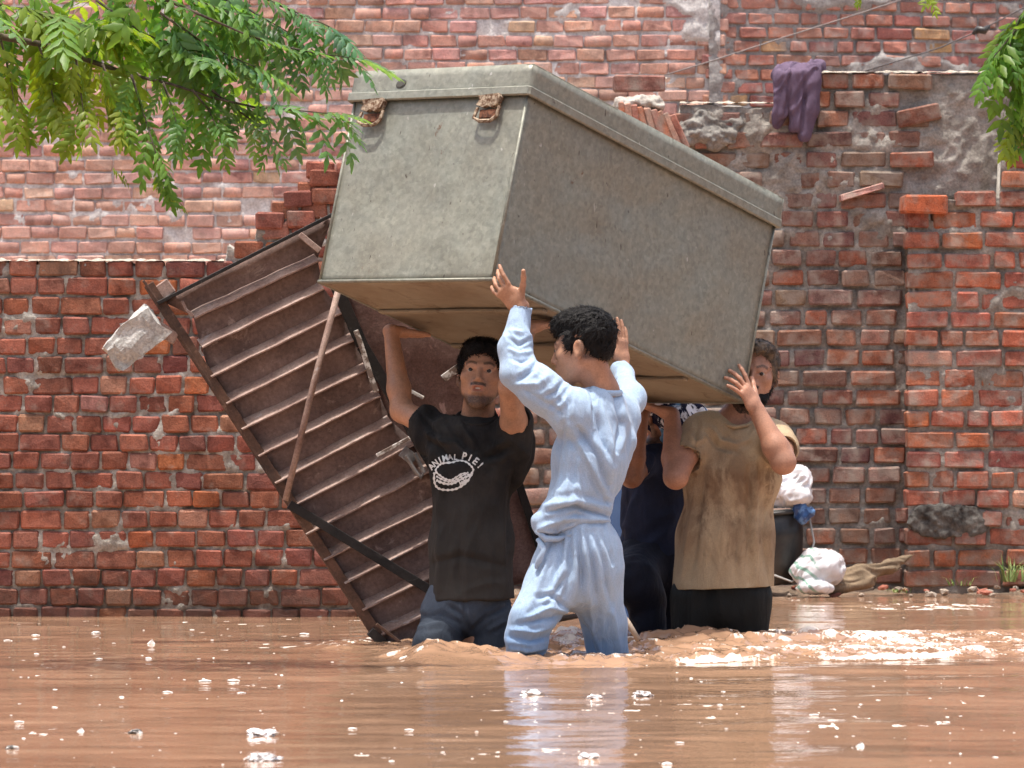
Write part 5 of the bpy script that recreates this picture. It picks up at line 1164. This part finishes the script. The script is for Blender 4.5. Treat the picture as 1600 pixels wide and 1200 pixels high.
class Tree:
    def __init__(s, name, base, label, seed): s.e = empty(name, base, label, 'tree'); s.r = random.Random(seed); s.n = 0
    def wood(s, name, pts, r0, r1, seg=7):
        bm = bmesh.new(); n = len(pts); tube_bm(bm, pts, [r0 + (r1 - r0) * i / (n - 1) for i in range(n)], seg); bm_obj(name, bm, BARK, s.e, True)
    def leaf(s, p, d, size, col):
        d = Vector(d).normalized(); me = s.r.choice(LEAVES); up = Vector((s.r.uniform(-.5, .5), s.r.uniform(-.6, .3), 1)); y = up.cross(d).normalized(); z = d.cross(y)
        Mx = Matrix.Translation(p) @ Matrix((d, y, z)).transposed().to_4x4() @ Matrix.Diagonal((size, size, size, 1))
        o = bpy.data.objects.new('leaf', me); COL.objects.link(o); o.parent = s.e; o.matrix_parent_inverse = PINV[s.e.name]; o.matrix_basis = Mx
        j = s.r.uniform(0.75, 1.25); o.color = (col[0] * j * s.r.uniform(.85, 1.2), col[1] * j, col[2] * j * s.r.uniform(.7, 1.3), 1); s.n += 1
    def twig(s, path, D, r0, r1, every=17, size=0.8, col=(0.06, 0.13, 0.03), fwd=0.75, skip=0.0):
        pts = [P(x, y, D + 0.05 * math.sin(i * 1.7)) for i, (x, y) in enumerate(path)]; s.wood('twig', pts, r0, r1, 5)
        acc = 0; sg = 1
        for a, b in zip(pts, pts[1:]):
            ln = (b - a).length; d = (b - a).normalized(); t = 0
            while t < ln:
                if acc >= skip:
                    side = Vector((d.z, s.r.uniform(-0.6, 0.6), -d.x)) * sg
                    v = d * fwd + side * 0.55 + Vector((s.r.uniform(-.25, .25), s.r.uniform(-.5, .5), -0.42 + s.r.uniform(-.25, .15)))
                    s.leaf(a + d * t, v, size * 1.15 * s.r.uniform(0.65, 1.1), col)
                sg = -sg; t += every / 465.0; acc += every / 465.0
        s.leaf(pts[-1], d + Vector((0, 0, -0.35)), size * 0.95, col)
YG, MG, BG = (0.150, 0.235, 0.030), (0.100, 0.205, 0.042), (0.105, 0.215, 0.095)
t1 = Tree('neem_tree', P(-620, 1040, 19.4), 'leafy green neem branches hanging in from the top left corner', 5)
tb = P(-620, 1130, 19.4)
t1.wood('trunk', [tb, tb + Vector((0.05, 0, 0.9)), tb + Vector((0.02, 0.03, 1.8)), tb + Vector((0.12, 0.02, 2.6)), tb + Vector((0.15, 0, 3.4))], 0.17, 0.09, 12)
for pth, r0, r1 in (([(-610, 380), (-400, 180), (-200, 80), (-40, 50), (0, 57), (70, 70), (140, 95), (205, 117), (270, 132), (330, 152)], 0.020, 0.003), ([(-595, 250), (-300, -20), (-60, -60), (120, -40), (260, 0), (380, 52)], 0.020, 0.003), ([(-590, 120), (-250, -160), (0, -150), (200, -90), (380, -20)], 0.022, 0.005)):
    t1.wood('limb', [P(x, y, 19.3 + 0.08 * math.sin(x * 0.01)) for x, y in pth], r0, r1, 8)
for pth, D, ev, sz, cl in (([(330, 152), (400, 168), (460, 172), (520, 178)], 19.3, 15, 0.62, BG), ([(380, 52), (440, 72), (500, 84), (545, 90)], 19.35, 15, 0.6, BG), ([(205, 117), (222, 170), (236, 215), (250, 262)], 19.2, 17, 0.62, MG),
                           ([(118, 88), (124, 130), (131, 180)], 19.15, 14, 0.6, YG), ([(0, 60), (14, 110), (22, 160)], 19.2, 13, 0.7, YG), ([(60, 68), (76, 120), (84, 160)], 19.25, 13, 0.7, YG), ([(300, 140), (325, 170), (338, 198)], 19.25, 15, 0.6, MG),
                           ([(330, 140), (375, 175), (420, 208)], 19.3, 16, 0.55, BG), ([(380, -20), (440, 10), (490, 30), (515, 42)], 19.4, 15, 0.6, BG), ([(250, 20), (330, 75), (400, 105)], 19.3, 13, 0.75, BG), ([(150, 0), (220, 50), (290, 80)], 19.35, 12, 0.8, MG),
                           ([(-40, 0), (60, 20), (150, 45)], 19.4, 11, 0.85, YG), ([(160, 100), (178, 150), (190, 175)], 19.2, 14, 0.62, YG), ([(255, 130), (270, 170), (275, 190)], 19.2, 14, 0.6, MG), ([(300, -20), (380, 10), (450, 50)], 19.45, 13, 0.65, BG), ([(170, -30), (280, -10), (360, 20)], 19.35, 12, 0.75, MG)):
    t1.twig(pth, D, 0.005, 0.0015, ev, sz, cl)
for k in range(80):
    x, y = t1.r.uniform(-60, 400), t1.r.uniform(-60, 120)
    if y > 125 - abs(x - 120) * 0.12: continue
    t1.leaf(P(x, y, t1.r.uniform(19.2, 19.9)), (t1.r.uniform(-0.5, 1), t1.r.uniform(-.6, .6), t1.r.uniform(-1, 0.1)), t1.r.uniform(0.75, 1.15), t1.r.choice((YG, MG, MG, YG, BG)) if x < 250 else t1.r.choice((BG, MG, BG)))
for x, y, dx, sz in ((172, 258, 0.8, 0.34), (186, 262, 0.5, 0.3), (232, 268, 0.9, 0.62), (250, 290, 1.0, 0.5)): t1.leaf(P(x, y, 19.2), (dx, 0, -0.6), sz, YG)
t2 = Tree('shade_tree', P(1960, 1100, 19.5), 'green leafy twigs hanging in at the top right corner', 9)
tb = P(1960, 1140, 19.5); t2.wood('trunk', [tb, tb + Vector((-0.04, 0, 1.0)), tb + Vector((0.03, 0.02, 2.2)), tb + Vector((-0.06, 0, 3.3))], 0.15, 0.08, 12)
for pth, r0, r1 in (([(1955, 200), (1800, 20), (1700, -30), (1640, -10)], 0.035, 0.01), ([(1950, 0), (1750, -120), (1560, -90), (1430, -50)], 0.035, 0.008), ([(1430, -50), (1380, -40), (1340, -40)], 0.008, 0.004)): t2.wood('limb', [P(x, y, 19.4) for x, y in pth], r0, r1, 8)
for pth, D, ev, sz, cl in (([(1640, -10), (1600, 20), (1578, 60), (1582, 110), (1592, 165)], 19.4, 11, 0.70, MG), ([(1640, 0), (1585, 50), (1552, 90)], 19.35, 11, 0.66, MG), ([(1660, 20), (1610, 120), (1590, 195)], 19.45, 13, 0.58, YG), ([(1430, -50), (1445, -25), (1452, -8)], 19.4, 14, 0.34, YG), ([(1340, -40), (1342, -15)], 19.4, 14, 0.26, YG)): t2.twig(pth, D, 0.005, 0.0015, ev, sz, cl)

# ================================================================ THINGS ON AND BY THE RIGHT WALL
PUR = fabric('purple_cloth', (0.140, 0.098, 0.150), 0.7, 12, 240, 0.9)
t = Body(); Dc = DR - 0.06
t.limb(P(1222, 116, DR + 0.04), P(1278, 108, DR + 0.04), 0.045, 0.04, 0.03); t.limb(P(1226, 120, Dc), P(1216, 178, Dc), 0.045, 0.036, 0.02); t.limb(P(1216, 178, Dc), P(1213, 190, Dc), 0.034, 0.028, 0.02)
t.limb(P(1250, 116, Dc), P(1244, 196, Dc), 0.048, 0.034, 0.018); t.limb(P(1270, 112, Dc), P(1264, 170, Dc), 0.040, 0.036, 0.018); t.limb(P(1264, 170, Dc + 0.01), P(1256, 212, Dc), 0.034, 0.026, 0.02)
o_, _, _ = cloth('draped_cloth', t, PUR, None, 0.006, [((0.1, 0, 1), 20, 3, 0.016, 101), ((0.6, 0, 1), 30, 6, 0.010, 102)], 1, [([(1232, 118), (1230, 160), (1222, 195)], 3, -0.016), ([(1258, 115), (1258, 160), (1252, 205)], 3, -0.016), ([(1240, 112), (1242, 150), (1240, 190)], 3, 0.010)])
tag(o_, 'crumpled purple cloth hung over the top of the right wall', 'cloth')
# stack of tilted thin bricks on the wall, cement lumps beside it
stk = empty('brick_stack', P(1020, 215, DR), 'tilted stack of thin bricks with a pale cement top on the right wall', 'bricks')
for i in range(9):
    me = brick_mesh(0.03, 0.12, 0.17, 900 + i, 0.004, 0.005); me.materials.append(B2); o = bpy.data.objects.new('brick', me); link(o, stk)
    o.matrix_basis = Matrix.Translation(P(972 + i * 11.2, 188 + i * 2.2, DR - 0.06)) @ Matrix.Rotation(math.radians(-4 - i * 2.6), 4, 'Y'); o.color = ((0.42, 0.17, 0.10, 1), (0.46, 0.26, 0.19, 1), (0.36, 0.15, 0.11, 1))[i % 3]
CEM = mortar_mat('pale_cement', (0.33, 0.30, 0.26), (0.50, 0.46, 0.41))
def lump(name, pts, mat, parent=None, v=0.008, amp=0.012, seed=0, smooth=0):
    t = Body()
    for (px, py, D, r) in pts: t.ell(P(px, py, D), r, None, 0.03)
    V, Q = t.mesh(v, smooth); N = normals(V, Q); V = V + N * (amp * fbm(V * 18, seed, 3) + amp * 0.5 * vnoise(V * 50, seed + 3))[:, None]
    return wrap(name, np_mesh(name, V, Q), mat, parent, True)
lump('cement_top', [(1000, 160, DR - 0.05, (0.10, 0.06, 0.030)), (975, 166, DR - 0.05, (0.05, 0.06, 0.035)), (1020, 166, DR - 0.05, (0.06, 0.06, 0.02))], CEM, stk, seed=3, amp=0.02)
GCEM = mortar_mat('grey_cement', (0.17, 0.158, 0.142), (0.29, 0.275, 0.25))
tag(lump('cement_rubble', [(1096, 196, DR + 0.02, (0.11, 0.04, 0.08)), (1122, 215, DR, (0.10, 0.05, 0.05)), (1072, 208, DR, (0.06, 0.05, 0.06)), (1140, 190, DR + 0.03, (0.06, 0.04, 0.06))], GCEM, seed=7, amp=0.03), 'grey lump of broken cement on the wall beside the tilted bricks', 'rubble')
tag(lump('black_mortar_cavity', [(1450, 814, DR - 0.186, (0.10, 0.012, 0.072)), (1480, 814, DR - 0.186, (0.12, 0.012, 0.076)), (1518, 814, DR - 0.186, (0.10, 0.012, 0.070))], mortar_mat('dark_mortar', (0.035, 0.032, 0.03), (0.18, 0.168, 0.15)), seed=11, amp=0.016, v=0.006), 'dark crumbling mortar patch low on the brick pier', 'mortar')  # mortar darker than the wall's own, over the gap in the pier bricks
# black tub, bags, sacking
def lathe(name, prof, c, tilt, mat, parent=None, seg=36):
    bm = bmesh.new(); rings = []
    for r, z in prof: rings.append([bm.verts.new((r * math.cos(2 * math.pi * k / seg), r * math.sin(2 * math.pi * k / seg), z)) for k in range(seg)])
    for a, b in zip(rings, rings[1:]):
        for k in range(seg): bm.faces.new((a[k], a[(k + 1) % seg], b[(k + 1) % seg], b[k]))
    bm.faces.new(rings[0][::-1])
    Mx = Matrix.Translation(c) @ tilt.to_4x4(); bmesh.ops.transform(bm, matrix=Mx, verts=bm.verts); return bm_obj(name, bm, mat, parent, True)
bkp = Mat('black_plastic', 0.4, 0.4); bkp.set('Base Color', bkp.mix(bkp.ramp(bkp.noise(8, 4), (0.4, 0), (0.7, 1)), (0.014, 0.014, 0.015), (0.05, 0.046, 0.04)))
tub = empty('black_tub', P(1216, 915, 26.05), 'black plastic tub heaped with bags by the right wall, behind the sand shirt', 'tub')
tl = Matrix.Rotation(math.radians(-5), 3, 'Y')
lathe('tub_wall', [(0.075, 0), (0.098, 0.012), (0.125, 0.10), (0.140, 0.22), (0.146, 0.33), (0.138, 0.33), (0.130, 0.22), (0.11, 0.06), (0.02, 0.03)], P(1214, 914, 26.05), tl, bkp.m, tub)
bm = bmesh.new(); pc = P(1214, 914, 26.05)
tube_bm(bm, [pc + tl @ Vector((0.150 * math.cos(a), 0.150 * math.sin(a), 0.33)) for a in [i * math.pi / 16 for i in range(33)]], 0.009, 6); bm_obj('rim', bm, bkp.m, tub, True)
wire = Mat('grey_wire', 0.5); wire.set('Base Color', (0.33, 0.32, 0.30))
bm = bmesh.new(); tube_bm(bm, [pc + Vector((0.145, -0.05, 0.31)), pc + Vector((0.165, -0.10, 0.2)), pc + Vector((0.13, -0.15, 0.07)), pc + Vector((0.06, -0.17, 0.02)), pc + Vector((-0.02, -0.15, 0.05))], 0.005, 6); bm_obj('bail_handle', bm, wire.m, tub, True)
def bag(name, ells, mat, label, seed, amp=0.014):
    t = Body()
    for (px, py, D, r) in ells: t.ell(P(px, py, D), r, None, 0.03)
    o, _, _ = cloth(name, t, mat, None, 0.005, [((0.3, 0, 1), 14, 7, amp * 1.2, seed), ((1, 0, 0.4), 30, 14, amp * 0.6, seed + 1), ((0.6, 0.2, 0.8), 55, 22, amp * 0.4, seed + 2)], 0); return tag(o, label, 'bag')
plw = Mat('white_plastic', 0.35, 0.5); plw.set('Base Color', plw.mix(plw.ramp(plw.noise(9, 4), (0.4, 0), (0.65, 1)), (0.66, 0.66, 0.69), (0.50, 0.48, 0.47)))
bag('plastic_bag', [(1228, 765, 26.0, (0.10, 0.09, 0.075)), (1248, 752, 26.0, (0.055, 0.07, 0.065)), (1222, 742, 26.02, (0.06, 0.06, 0.05)), (1240, 775, 25.95, (0.085, 0.06, 0.04))], plw.m, 'white plastic bag stuffed into the top of the black tub', 111)
plb = Mat('blue_plastic', 0.4, 0.5); plb.set('Base Color', plb.mix(plb.ramp(plb.noise(30, 3), (0.5, 0), (0.56, 1)), (0.015, 0.05, 0.15), (0.08, 0.17, 0.34)))
bag('wrapper', [(1250, 800, 25.93, (0.035, 0.02, 0.040)), (1256, 806, 25.92, (0.02, 0.02, 0.03)), (1270, 799, 25.93, (0.012, 0.015, 0.025))], plb.m, 'blue wrapper hanging over the rim of the black tub', 121, 0.010)
plg = Mat('printed_white_plastic', 0.35, 0.5); v = plg.pos((1, 1, 1), rot=(0, 0.7, 0)); w = plg.n('TexWave', Vector=v, Scale=7.0, Distortion=6.0, Detail=2.0).outputs['Fac']
xz = plg.n('SeparateXYZ', Vector=plg.n('NewGeometry').outputs['Position']); xl = plg.n('MapRange', Value=xz.outputs['X'], i1=P(1282, 0, 25.9).x, i2=P(1268, 0, 25.9).x, i3=0.0, i4=1.0).outputs[0]
plg.set('Base Color', plg.mix(plg.math('MULTIPLY', plg.ramp(w, (0.74, 0), (0.80, 0.8)), xl), plg.mix(plg.ramp(plg.noise(12, 4), (0.4, 0), (0.7, 1)), (0.62, 0.61, 0.62), (0.44, 0.42, 0.42)), (0.10, 0.24, 0.17)))
bag('plastic_bag', [(1282, 884, 25.9, (0.10, 0.09, 0.08)), (1262, 898, 25.88, (0.08, 0.08, 0.06)), (1298, 895, 25.9, (0.06, 0.07, 0.06)), (1270, 918, 25.8, (0.09, 0.07, 0.03))], plg.m, 'white plastic bag with green print on the mud beside the tub', 131, 0.012)
SAC = fabric('brown_sacking', (0.24, 0.175, 0.115), 0.55, 14, 200, 0.95)
t = Body(); t.limb(P(1292, 910, 26.0), P(1345, 900, 26.03), 0.036, 0.042, 0.03); t.limb(P(1345, 900, 26.03), P(1390, 887, 26.08), 0.042, 0.026, 0.03); t.limb(P(1390, 887, 26.08), P(1428, 866, 26.15), 0.026, 0.009, 0.03); t.limb(P(1300, 918, 25.95), P(1360, 908, 26.0), 0.03, 0.022, 0.03)
o_, _, _ = cloth('sacking', t, SAC, None, 0.006, [((1, 0.1, 0.28), 30, 2.5, 0.014, 141), ((1, 0.1, 0.25), 55, 4, 0.006, 142)], 1); tag(o_, 'twisted brown sacking lying along the foot of the right wall', 'sack')
# blue drum behind the carriers
pbl = Mat('blue_drum_plastic', 0.45, 0.4); pbl.set('Base Color', pbl.mix(pbl.ramp(pbl.noise(5, 5), (0.4, 0), (0.7, 1)), (0.022, 0.050, 0.125), (0.040, 0.075, 0.16)))
dr_ = empty('blue_drum', (P(968, 900, 23.0).x, 23.0, -0.3), 'dark blue plastic drum standing in the water behind the pale blue youth', 'drum')
lathe('drum_body', [(0.10, 0), (0.118, 0.02), (0.12, 0.30), (0.128, 0.31), (0.128, 0.34), (0.12, 0.35), (0.122, 0.60), (0.130, 0.61), (0.130, 0.64), (0.122, 0.65), (0.12, 0.86), (0.10, 0.89), (0.02, 0.895)], (P(968, 900, 23.0).x, 23.0, -0.3), Matrix.Identity(3), pbl.m, dr_)
lathe('drum_cap', [(0.03, 0.885), (0.03, 0.92), (0.005, 0.922)], (P(968, 900, 23.0).x + 0.03, 22.96, -0.3), Matrix.Identity(3), bkp.m, dr_, 16)
# cables across the house wall
for k, (pth, lab) in enumerate((([(1030, 120), (1060, 111), (1110, 96), (1220, 60), (1340, 22), (1500, -30), (1700, -95)], 'thin grey cable slanting up from the house corner'), ([(1330, 118), (1400, 96), (1470, 74), (1530, 48), (1600, 12), (1700, -40)], 'dark cable with a taped joint near the right twigs'))):
    e = empty('cable', P(*pth[0], 31.0), lab, 'cable'); bm = bmesh.new(); tube_bm(bm, [P(x, y, 31.0) for x, y in pth], 0.004, 6); m_ = Mat('cable_sheath', 0.6); m_.set('Base Color', (0.22, 0.19, 0.18) if k == 0 else (0.10, 0.09, 0.09)); bm_obj('sheath', bm, m_.m, e, True)
    if k: bm = bmesh.new(); tube_bm(bm, [P(1520, 53, 30.98), P(1528, 46, 30.97), P(1538, 48, 30.97), P(1546, 41, 30.98)], [0.01, 0.022, 0.022, 0.01], 8); bm_obj('taped_joint', bm, bkp.m, e, True)
# rubble and weeds on the bank
def rock(seed, r):
    q = random.Random(seed); bm = bmesh.new(); bmesh.ops.create_icosphere(bm, subdivisions=1, radius=1)
    for v in bm.verts: v.co = Vector((v.co.x * r[0], v.co.y * r[1], v.co.z * r[2])) * q.uniform(0.7, 1.15)
    me = bpy.data.meshes.new('stone'); bm.to_mesh(me); bm.free(); return me
stone = mortar_mat('rubble_stone', (0.22, 0.17, 0.13), (0.40, 0.34, 0.28)); rstone = Mat('red_rubble', 0.9); rstone.set('Base Color', (0.30, 0.11, 0.075))
RK = [rock(60 + i, (0.035, 0.03, 0.02)) for i in range(5)]; RK2 = [rock(80 + i, (0.04, 0.025, 0.016)) for i in range(4)]
for m_ in RK: m_.materials.append(stone)
for m_ in RK2: m_.materials.append(rstone.m)
q = random.Random(77)
rub = sorted((q.uniform(1230, 1620), q.uniform(25.9, 26.30), q.random() < 0.35) for i in range(30)); cnt = {True: 0, False: 0}
ORD1 = ('first', 'second', 'third', 'fourth', 'fifth', 'sixth', 'seventh', 'eighth', 'ninth', 'tenth', 'eleventh', 'twelfth', 'thirteenth', 'fourteenth', 'fifteenth', 'sixteenth', 'seventeenth', 'eighteenth', 'nineteenth', 'twentieth', 'twenty-first', 'twenty-second', 'twenty-third', 'twenty-fourth', 'twenty-fifth', 'twenty-sixth')
for x, D, red in rub:
    o = bpy.data.objects.new('brick_fragment' if red else 'stone', q.choice(RK2 if red else RK)); COL.objects.link(o); o.location = P(x, 0, D); o.location.z = -0.005 + 0.06 * (D - 25.7); o.rotation_euler = (q.uniform(-.3, .3), q.uniform(-.3, .3), q.uniform(0, 6)); k = q.uniform(0.35, 1.0); o.scale = (k, k, k)
    tag(o, '%s small %s from the left on the mud under the right wall' % (ORD1[cnt[red]], 'red brick fragment' if red else 'grey stone'), 'brick' if red else 'stone', 'brick fragments on the mud bank' if red else 'stones on the mud bank'); cnt[red] += 1
gr = Mat('grass_blade', 0.6); gr.set('Base Color', gr.mix(gr.ramp(gr.noise(20, 2), (0.4, 0), (0.6, 1)), (0.10, 0.17, 0.04), (0.20, 0.24, 0.08)))
for (x, y, D, n, h, lab) in ((1578, 905, 26.2, 34, 0.13, 'tall tuft of grass at the foot of the brick pier'), (1402, 926, 25.95, 22, 0.035, 'low green weed at the water edge below the sacking'), (1500, 915, 26.15, 16, 0.06, 'small tuft of grass in front of the pier'), (1598, 870, 26.25, 14, 0.12, 'grass blades at the right edge of the picture')):
    bm = bmesh.new(); b0_ = P(x, y, D); b0_.z = max(0.0, min(b0_.z, 0.06))
    for i in range(n):
        a = q.uniform(0, 6.28); rr = q.uniform(0, 0.05); p = b0_ + Vector((math.cos(a) * rr * 1.4, math.sin(a) * rr, 0)); ln = Vector((math.cos(a) * q.uniform(.1, .6), math.sin(a) * q.uniform(.1, .6), 1)).normalized() * h * q.uniform(.5, 1.2); w = Vector((-math.sin(a), math.cos(a), 0)) * 0.003
        m1 = p + ln * 0.55; tp = p + ln + Vector((ln.x * 0.6, ln.y * 0.6, -0.02)); v0 = [bm.verts.new(u) for u in (p - w, p + w, m1 + w, m1 - w, tp)]; bm.faces.new(v0[:4]); bm.faces.new((v0[3], v0[2], v0[4]))
    tag(bm_obj('grass_tuft', bm, gr.m), lab, 'grass')

# ================================================================ LITTER AFLOAT
fm = Mat('white_foam', 0.75, 0.3); fm.set('Base Color', fm.mix(fm.ramp(fm.noise(40, 3), (0.35, 0), (0.7, 1)), (0.80, 0.78, 0.74), (0.68, 0.63, 0.58))); FOAM = fm.m
cp = Mat('crumpled_clear_plastic', 0.2, 0.6); cp.set('Base Color', cp.mix(cp.ramp(cp.noise(55, 3), (0.50, 0), (0.62, 1)), (0.78, 0.77, 0.76), (0.22, 0.18, 0.16))); CRUM = cp.m
dkm = Mat('dark_scrap', 0.5); dkm.set('Base Color', dkm.mix(dkm.ramp(dkm.noise(45, 3), (0.45, 0), (0.55, 1)), (0.05, 0.045, 0.04), (0.55, 0.52, 0.48))); DARK = dkm.m
def scrap_mesh(kind, seed):
    r = random.Random(seed); bm = bmesh.new()
    if kind == 'wedge':
        vs = [bm.verts.new(p) for p in ((-.5, -.25, 0), (.5, -.22, -.04), (.42, .25, .02), (-.45, .2, 0), (.12, -.1, .55), (.30, .12, .38))]
        for f in ((0, 1, 5, 4), (1, 2, 5), (2, 3, 4, 5), (3, 0, 4), (0, 3, 2, 1)): bm.faces.new([vs[i] for i in f])
        bmesh.ops.subdivide_edges(bm, edges=bm.edges, cuts=1)
    else:
        bmesh.ops.create_icosphere(bm, subdivisions=3 if kind in ('crumple', 'dark') else 2, radius=0.5)
        sz = {'flat': 0.10, 'lump': 0.20, 'crumple': 0.16, 'dark': 0.22}[kind]
        for v in bm.verts:
            p = v.co.copy(); n = mnoise.noise(p * (5.5 if kind == 'crumple' else 2.2) + Vector((seed, 0, 0))); k = 1 + (0.55 if kind == 'crumple' else 0.38) * n
            v.co = Vector((p.x * k, p.y * k * (0.7 if kind == 'flat' else 0.6), p.z * sz * 2 * k * (1 + (0.8 * mnoise.noise(p * 8 + Vector((0, seed, 0))) if kind == 'crumple' else 0))))
    for v in bm.verts: v.co += Vector((r.uniform(-1, 1), r.uniform(-1, 1), r.uniform(-1, 1))) * 0.02
    bmesh.ops.recalc_face_normals(bm, faces=bm.faces); me = bpy.data.meshes.new('scrap'); bm.to_mesh(me); bm.free(); me.materials.append({'crumple': CRUM, 'dark': DARK}.get(kind, FOAM)); return me
SM = {k: [scrap_mesh(k, 40 + i * 7 + len(k)) for i in range(5)] for k in ('wedge', 'flat', 'lump', 'crumple', 'dark')}
def float_at(px, py, size, kind, name='foam_scrap', label=None, group=None, depth=None):
    size = size * (0.60 if kind in ('crumple', 'dark', 'wedge') else 0.52)
    D = F * H0 / (py - 600.0); s = size * D / F; o = bpy.data.objects.new(name, q.choice(SM[kind])); COL.objects.link(o)
    zw, _ = wave(np.array([[P(px, py, D).x]]), np.array([[D]])); o.location = (P(px, py, D).x, D, float(zw[0, 0]) + s * {'flat': 0.05, 'lump': 0.06, 'wedge': -0.02, 'crumple': 0.06, 'dark': 0.06}[kind])
    o.scale = (s, s * (depth or 1.0), s * (1.0 if kind != 'wedge' else 1.05)); o.rotation_euler = (0, 0, q.uniform(-0.5, 0.5) + (0 if kind in ('crumple', 'wedge', 'dark') else q.choice((0, 3.1))))
    tag(o, label, 'litter', group)
for a in ((236, 1006, 22, 'wedge', 'foam_scrap', 'white upright foam chunk afloat below the left wall'), (126, 1144, 20, 'wedge', 'foam_scrap', 'pointed white foam piece afloat at the lower left'), (212, 1148, 42, 'dark', 'leaf_litter', 'dark and white scrap afloat at the lower left'), (410, 1150, 78, 'crumple', 'plastic_film', 'crumpled clear plastic film afloat, the upper of two at lower left'), (412, 1188, 86, 'crumple', 'plastic_film', 'crumpled clear plastic film afloat at the bottom edge'),
          (18, 1171, 34, 'dark', 'leaf_litter', 'dark scrap afloat at the left edge of the picture'), (832, 1086, 56, 'crumple', 'plastic_film', 'white plastic film afloat in front of the pale blue trousers'), (930, 1092, 44, 'crumple', 'plastic_film', 'small knot of white film in the pale blue reflection'), (1005, 1088, 56, 'crumple', 'plastic_film', 'row of white film just right of the pale blue reflection'), (1344, 1164, 24, 'wedge', 'wrapper', 'white folded wrapper afloat at the lower right'), (150, 990, 28, 'lump', 'foam_scrap', 'white foam lump afloat close to the left wall'), (920, 1186, 56, 'crumple', 'plastic_film', 'crumpled white film at the bottom below the pale blue reflection')):
    float_at(*a)
SCRAPS = [(56, 994, 26, 'flat'), (12, 1001, 26, 'flat'), (57, 1022, 16, 'lump'), (232, 1030, 20, 'lump'), (262, 1084, 32, 'flat'), (377, 1085, 26, 'flat'), (365, 1064, 40, 'flat'), (320, 1065, 40, 'flat'), (440, 1056, 11, 'lump'), (190, 1092, 16, 'lump'), (86, 1078, 14, 'flat'), (85, 1107, 20, 'flat'), (550, 1138, 28, 'flat'), (692, 1175, 13, 'lump'), (790, 1128, 15, 'lump'), (1125, 1104, 17, 'lump'), (1272, 1117, 32, 'flat'), (1285, 1136, 26, 'flat'), (1062, 1163, 32, 'flat'), (1555, 1186, 18, 'flat'), (1042, 1196, 34, 'lump'), (475, 990, 30, 'flat'), (300, 985, 14, 'flat'), (1345, 1100, 12, 'flat'), (1372, 1095, 14, 'flat'), (640, 1140, 30, 'flat'), (745, 1142, 12, 'lump'), (1480, 1120, 12, 'flat'), (100, 1010, 10, 'lump'), (155, 1030, 22, 'flat'), (30, 1128, 30, 'flat'), (612, 1190, 20, 'flat'), (1130, 1080, 14, 'flat')]
ORD = ('first', 'second', 'third', 'fourth', 'fifth', 'sixth', 'seventh', 'eighth', 'ninth', 'tenth', 'eleventh', 'twelfth', 'thirteenth', 'fourteenth', 'fifteenth', 'sixteenth', 'seventeenth', 'eighteenth', 'nineteenth', 'twentieth')
BANDS = ((0, 1017, 'just below the left wall'), (1017, 1070, 'in the upper band of open water'), (1070, 1122, 'in the middle band of open water'), (1122, 1168, 'in the lower band of open water'), (1168, 1300, 'along the bottom edge'))
for y0, y1, words in BANDS:
    row = sorted(a for a in SCRAPS if y0 <= a[1] < y1)
    for i, a in enumerate(row): float_at(*a, label='small white foam scrap afloat, %s from the left %s' % (ORD[i], words), group='white scraps afloat')
# specks too small to tell apart: one sheet of floating flecks
SV, SF = [], []
for i in range(150):
    y = 985 + 215 * q.random() ** 0.8; x = q.uniform(-20, 1620); D = F * H0 / (y - 600.0); s_ = q.uniform(2.0, 6.5) * D / F; zw, _ = wave(np.array([[P(x, y, D).x]]), np.array([[D]])); me = q.choice(SM[q.choice(('flat', 'flat', 'lump'))])
    Mx = Matrix.Translation((P(x, y, D).x, D, float(zw[0, 0]) + 0.05 * s_)) @ Matrix.Rotation(q.uniform(0, 6), 4, 'Z') @ Matrix.Diagonal((s_, s_, s_, 1)); b0_ = len(SV)
    SV += [tuple(Mx @ v.co) for v in me.vertices]; SF += [tuple(b0_ + k for k in p.vertices) for p in me.polygons]
tag(mesh_obj('foam_flecks', SV, SF, FOAM), 'tiny white flecks of foam scattered over the brown water', 'foam', kind='stuff')
for pts, lab, cat in (([P(966, 952, 20.75), P(980, 972, 20.72), P(998, 1000, 20.7)], 'pale broken stick slanting out of the water behind the pale blue leg', 'stick'), ([P(858, 972, 20.6), P(878, 966, 20.65), P(905, 962, 20.7)], 'dark twig lying between the pale blue trouser legs', 'twig')):
    bm = bmesh.new(); tube_bm(bm, pts, [0.010, 0.012, 0.009], 6); m_ = Mat('driftwood', 0.9); m_.set('Base Color', (0.42, 0.33, 0.25) if cat == 'stick' else (0.04, 0.03, 0.025)); tag(bm_obj('broken_stick' if cat == 'stick' else 'twig', bm, m_.m, None, True), lab, cat)
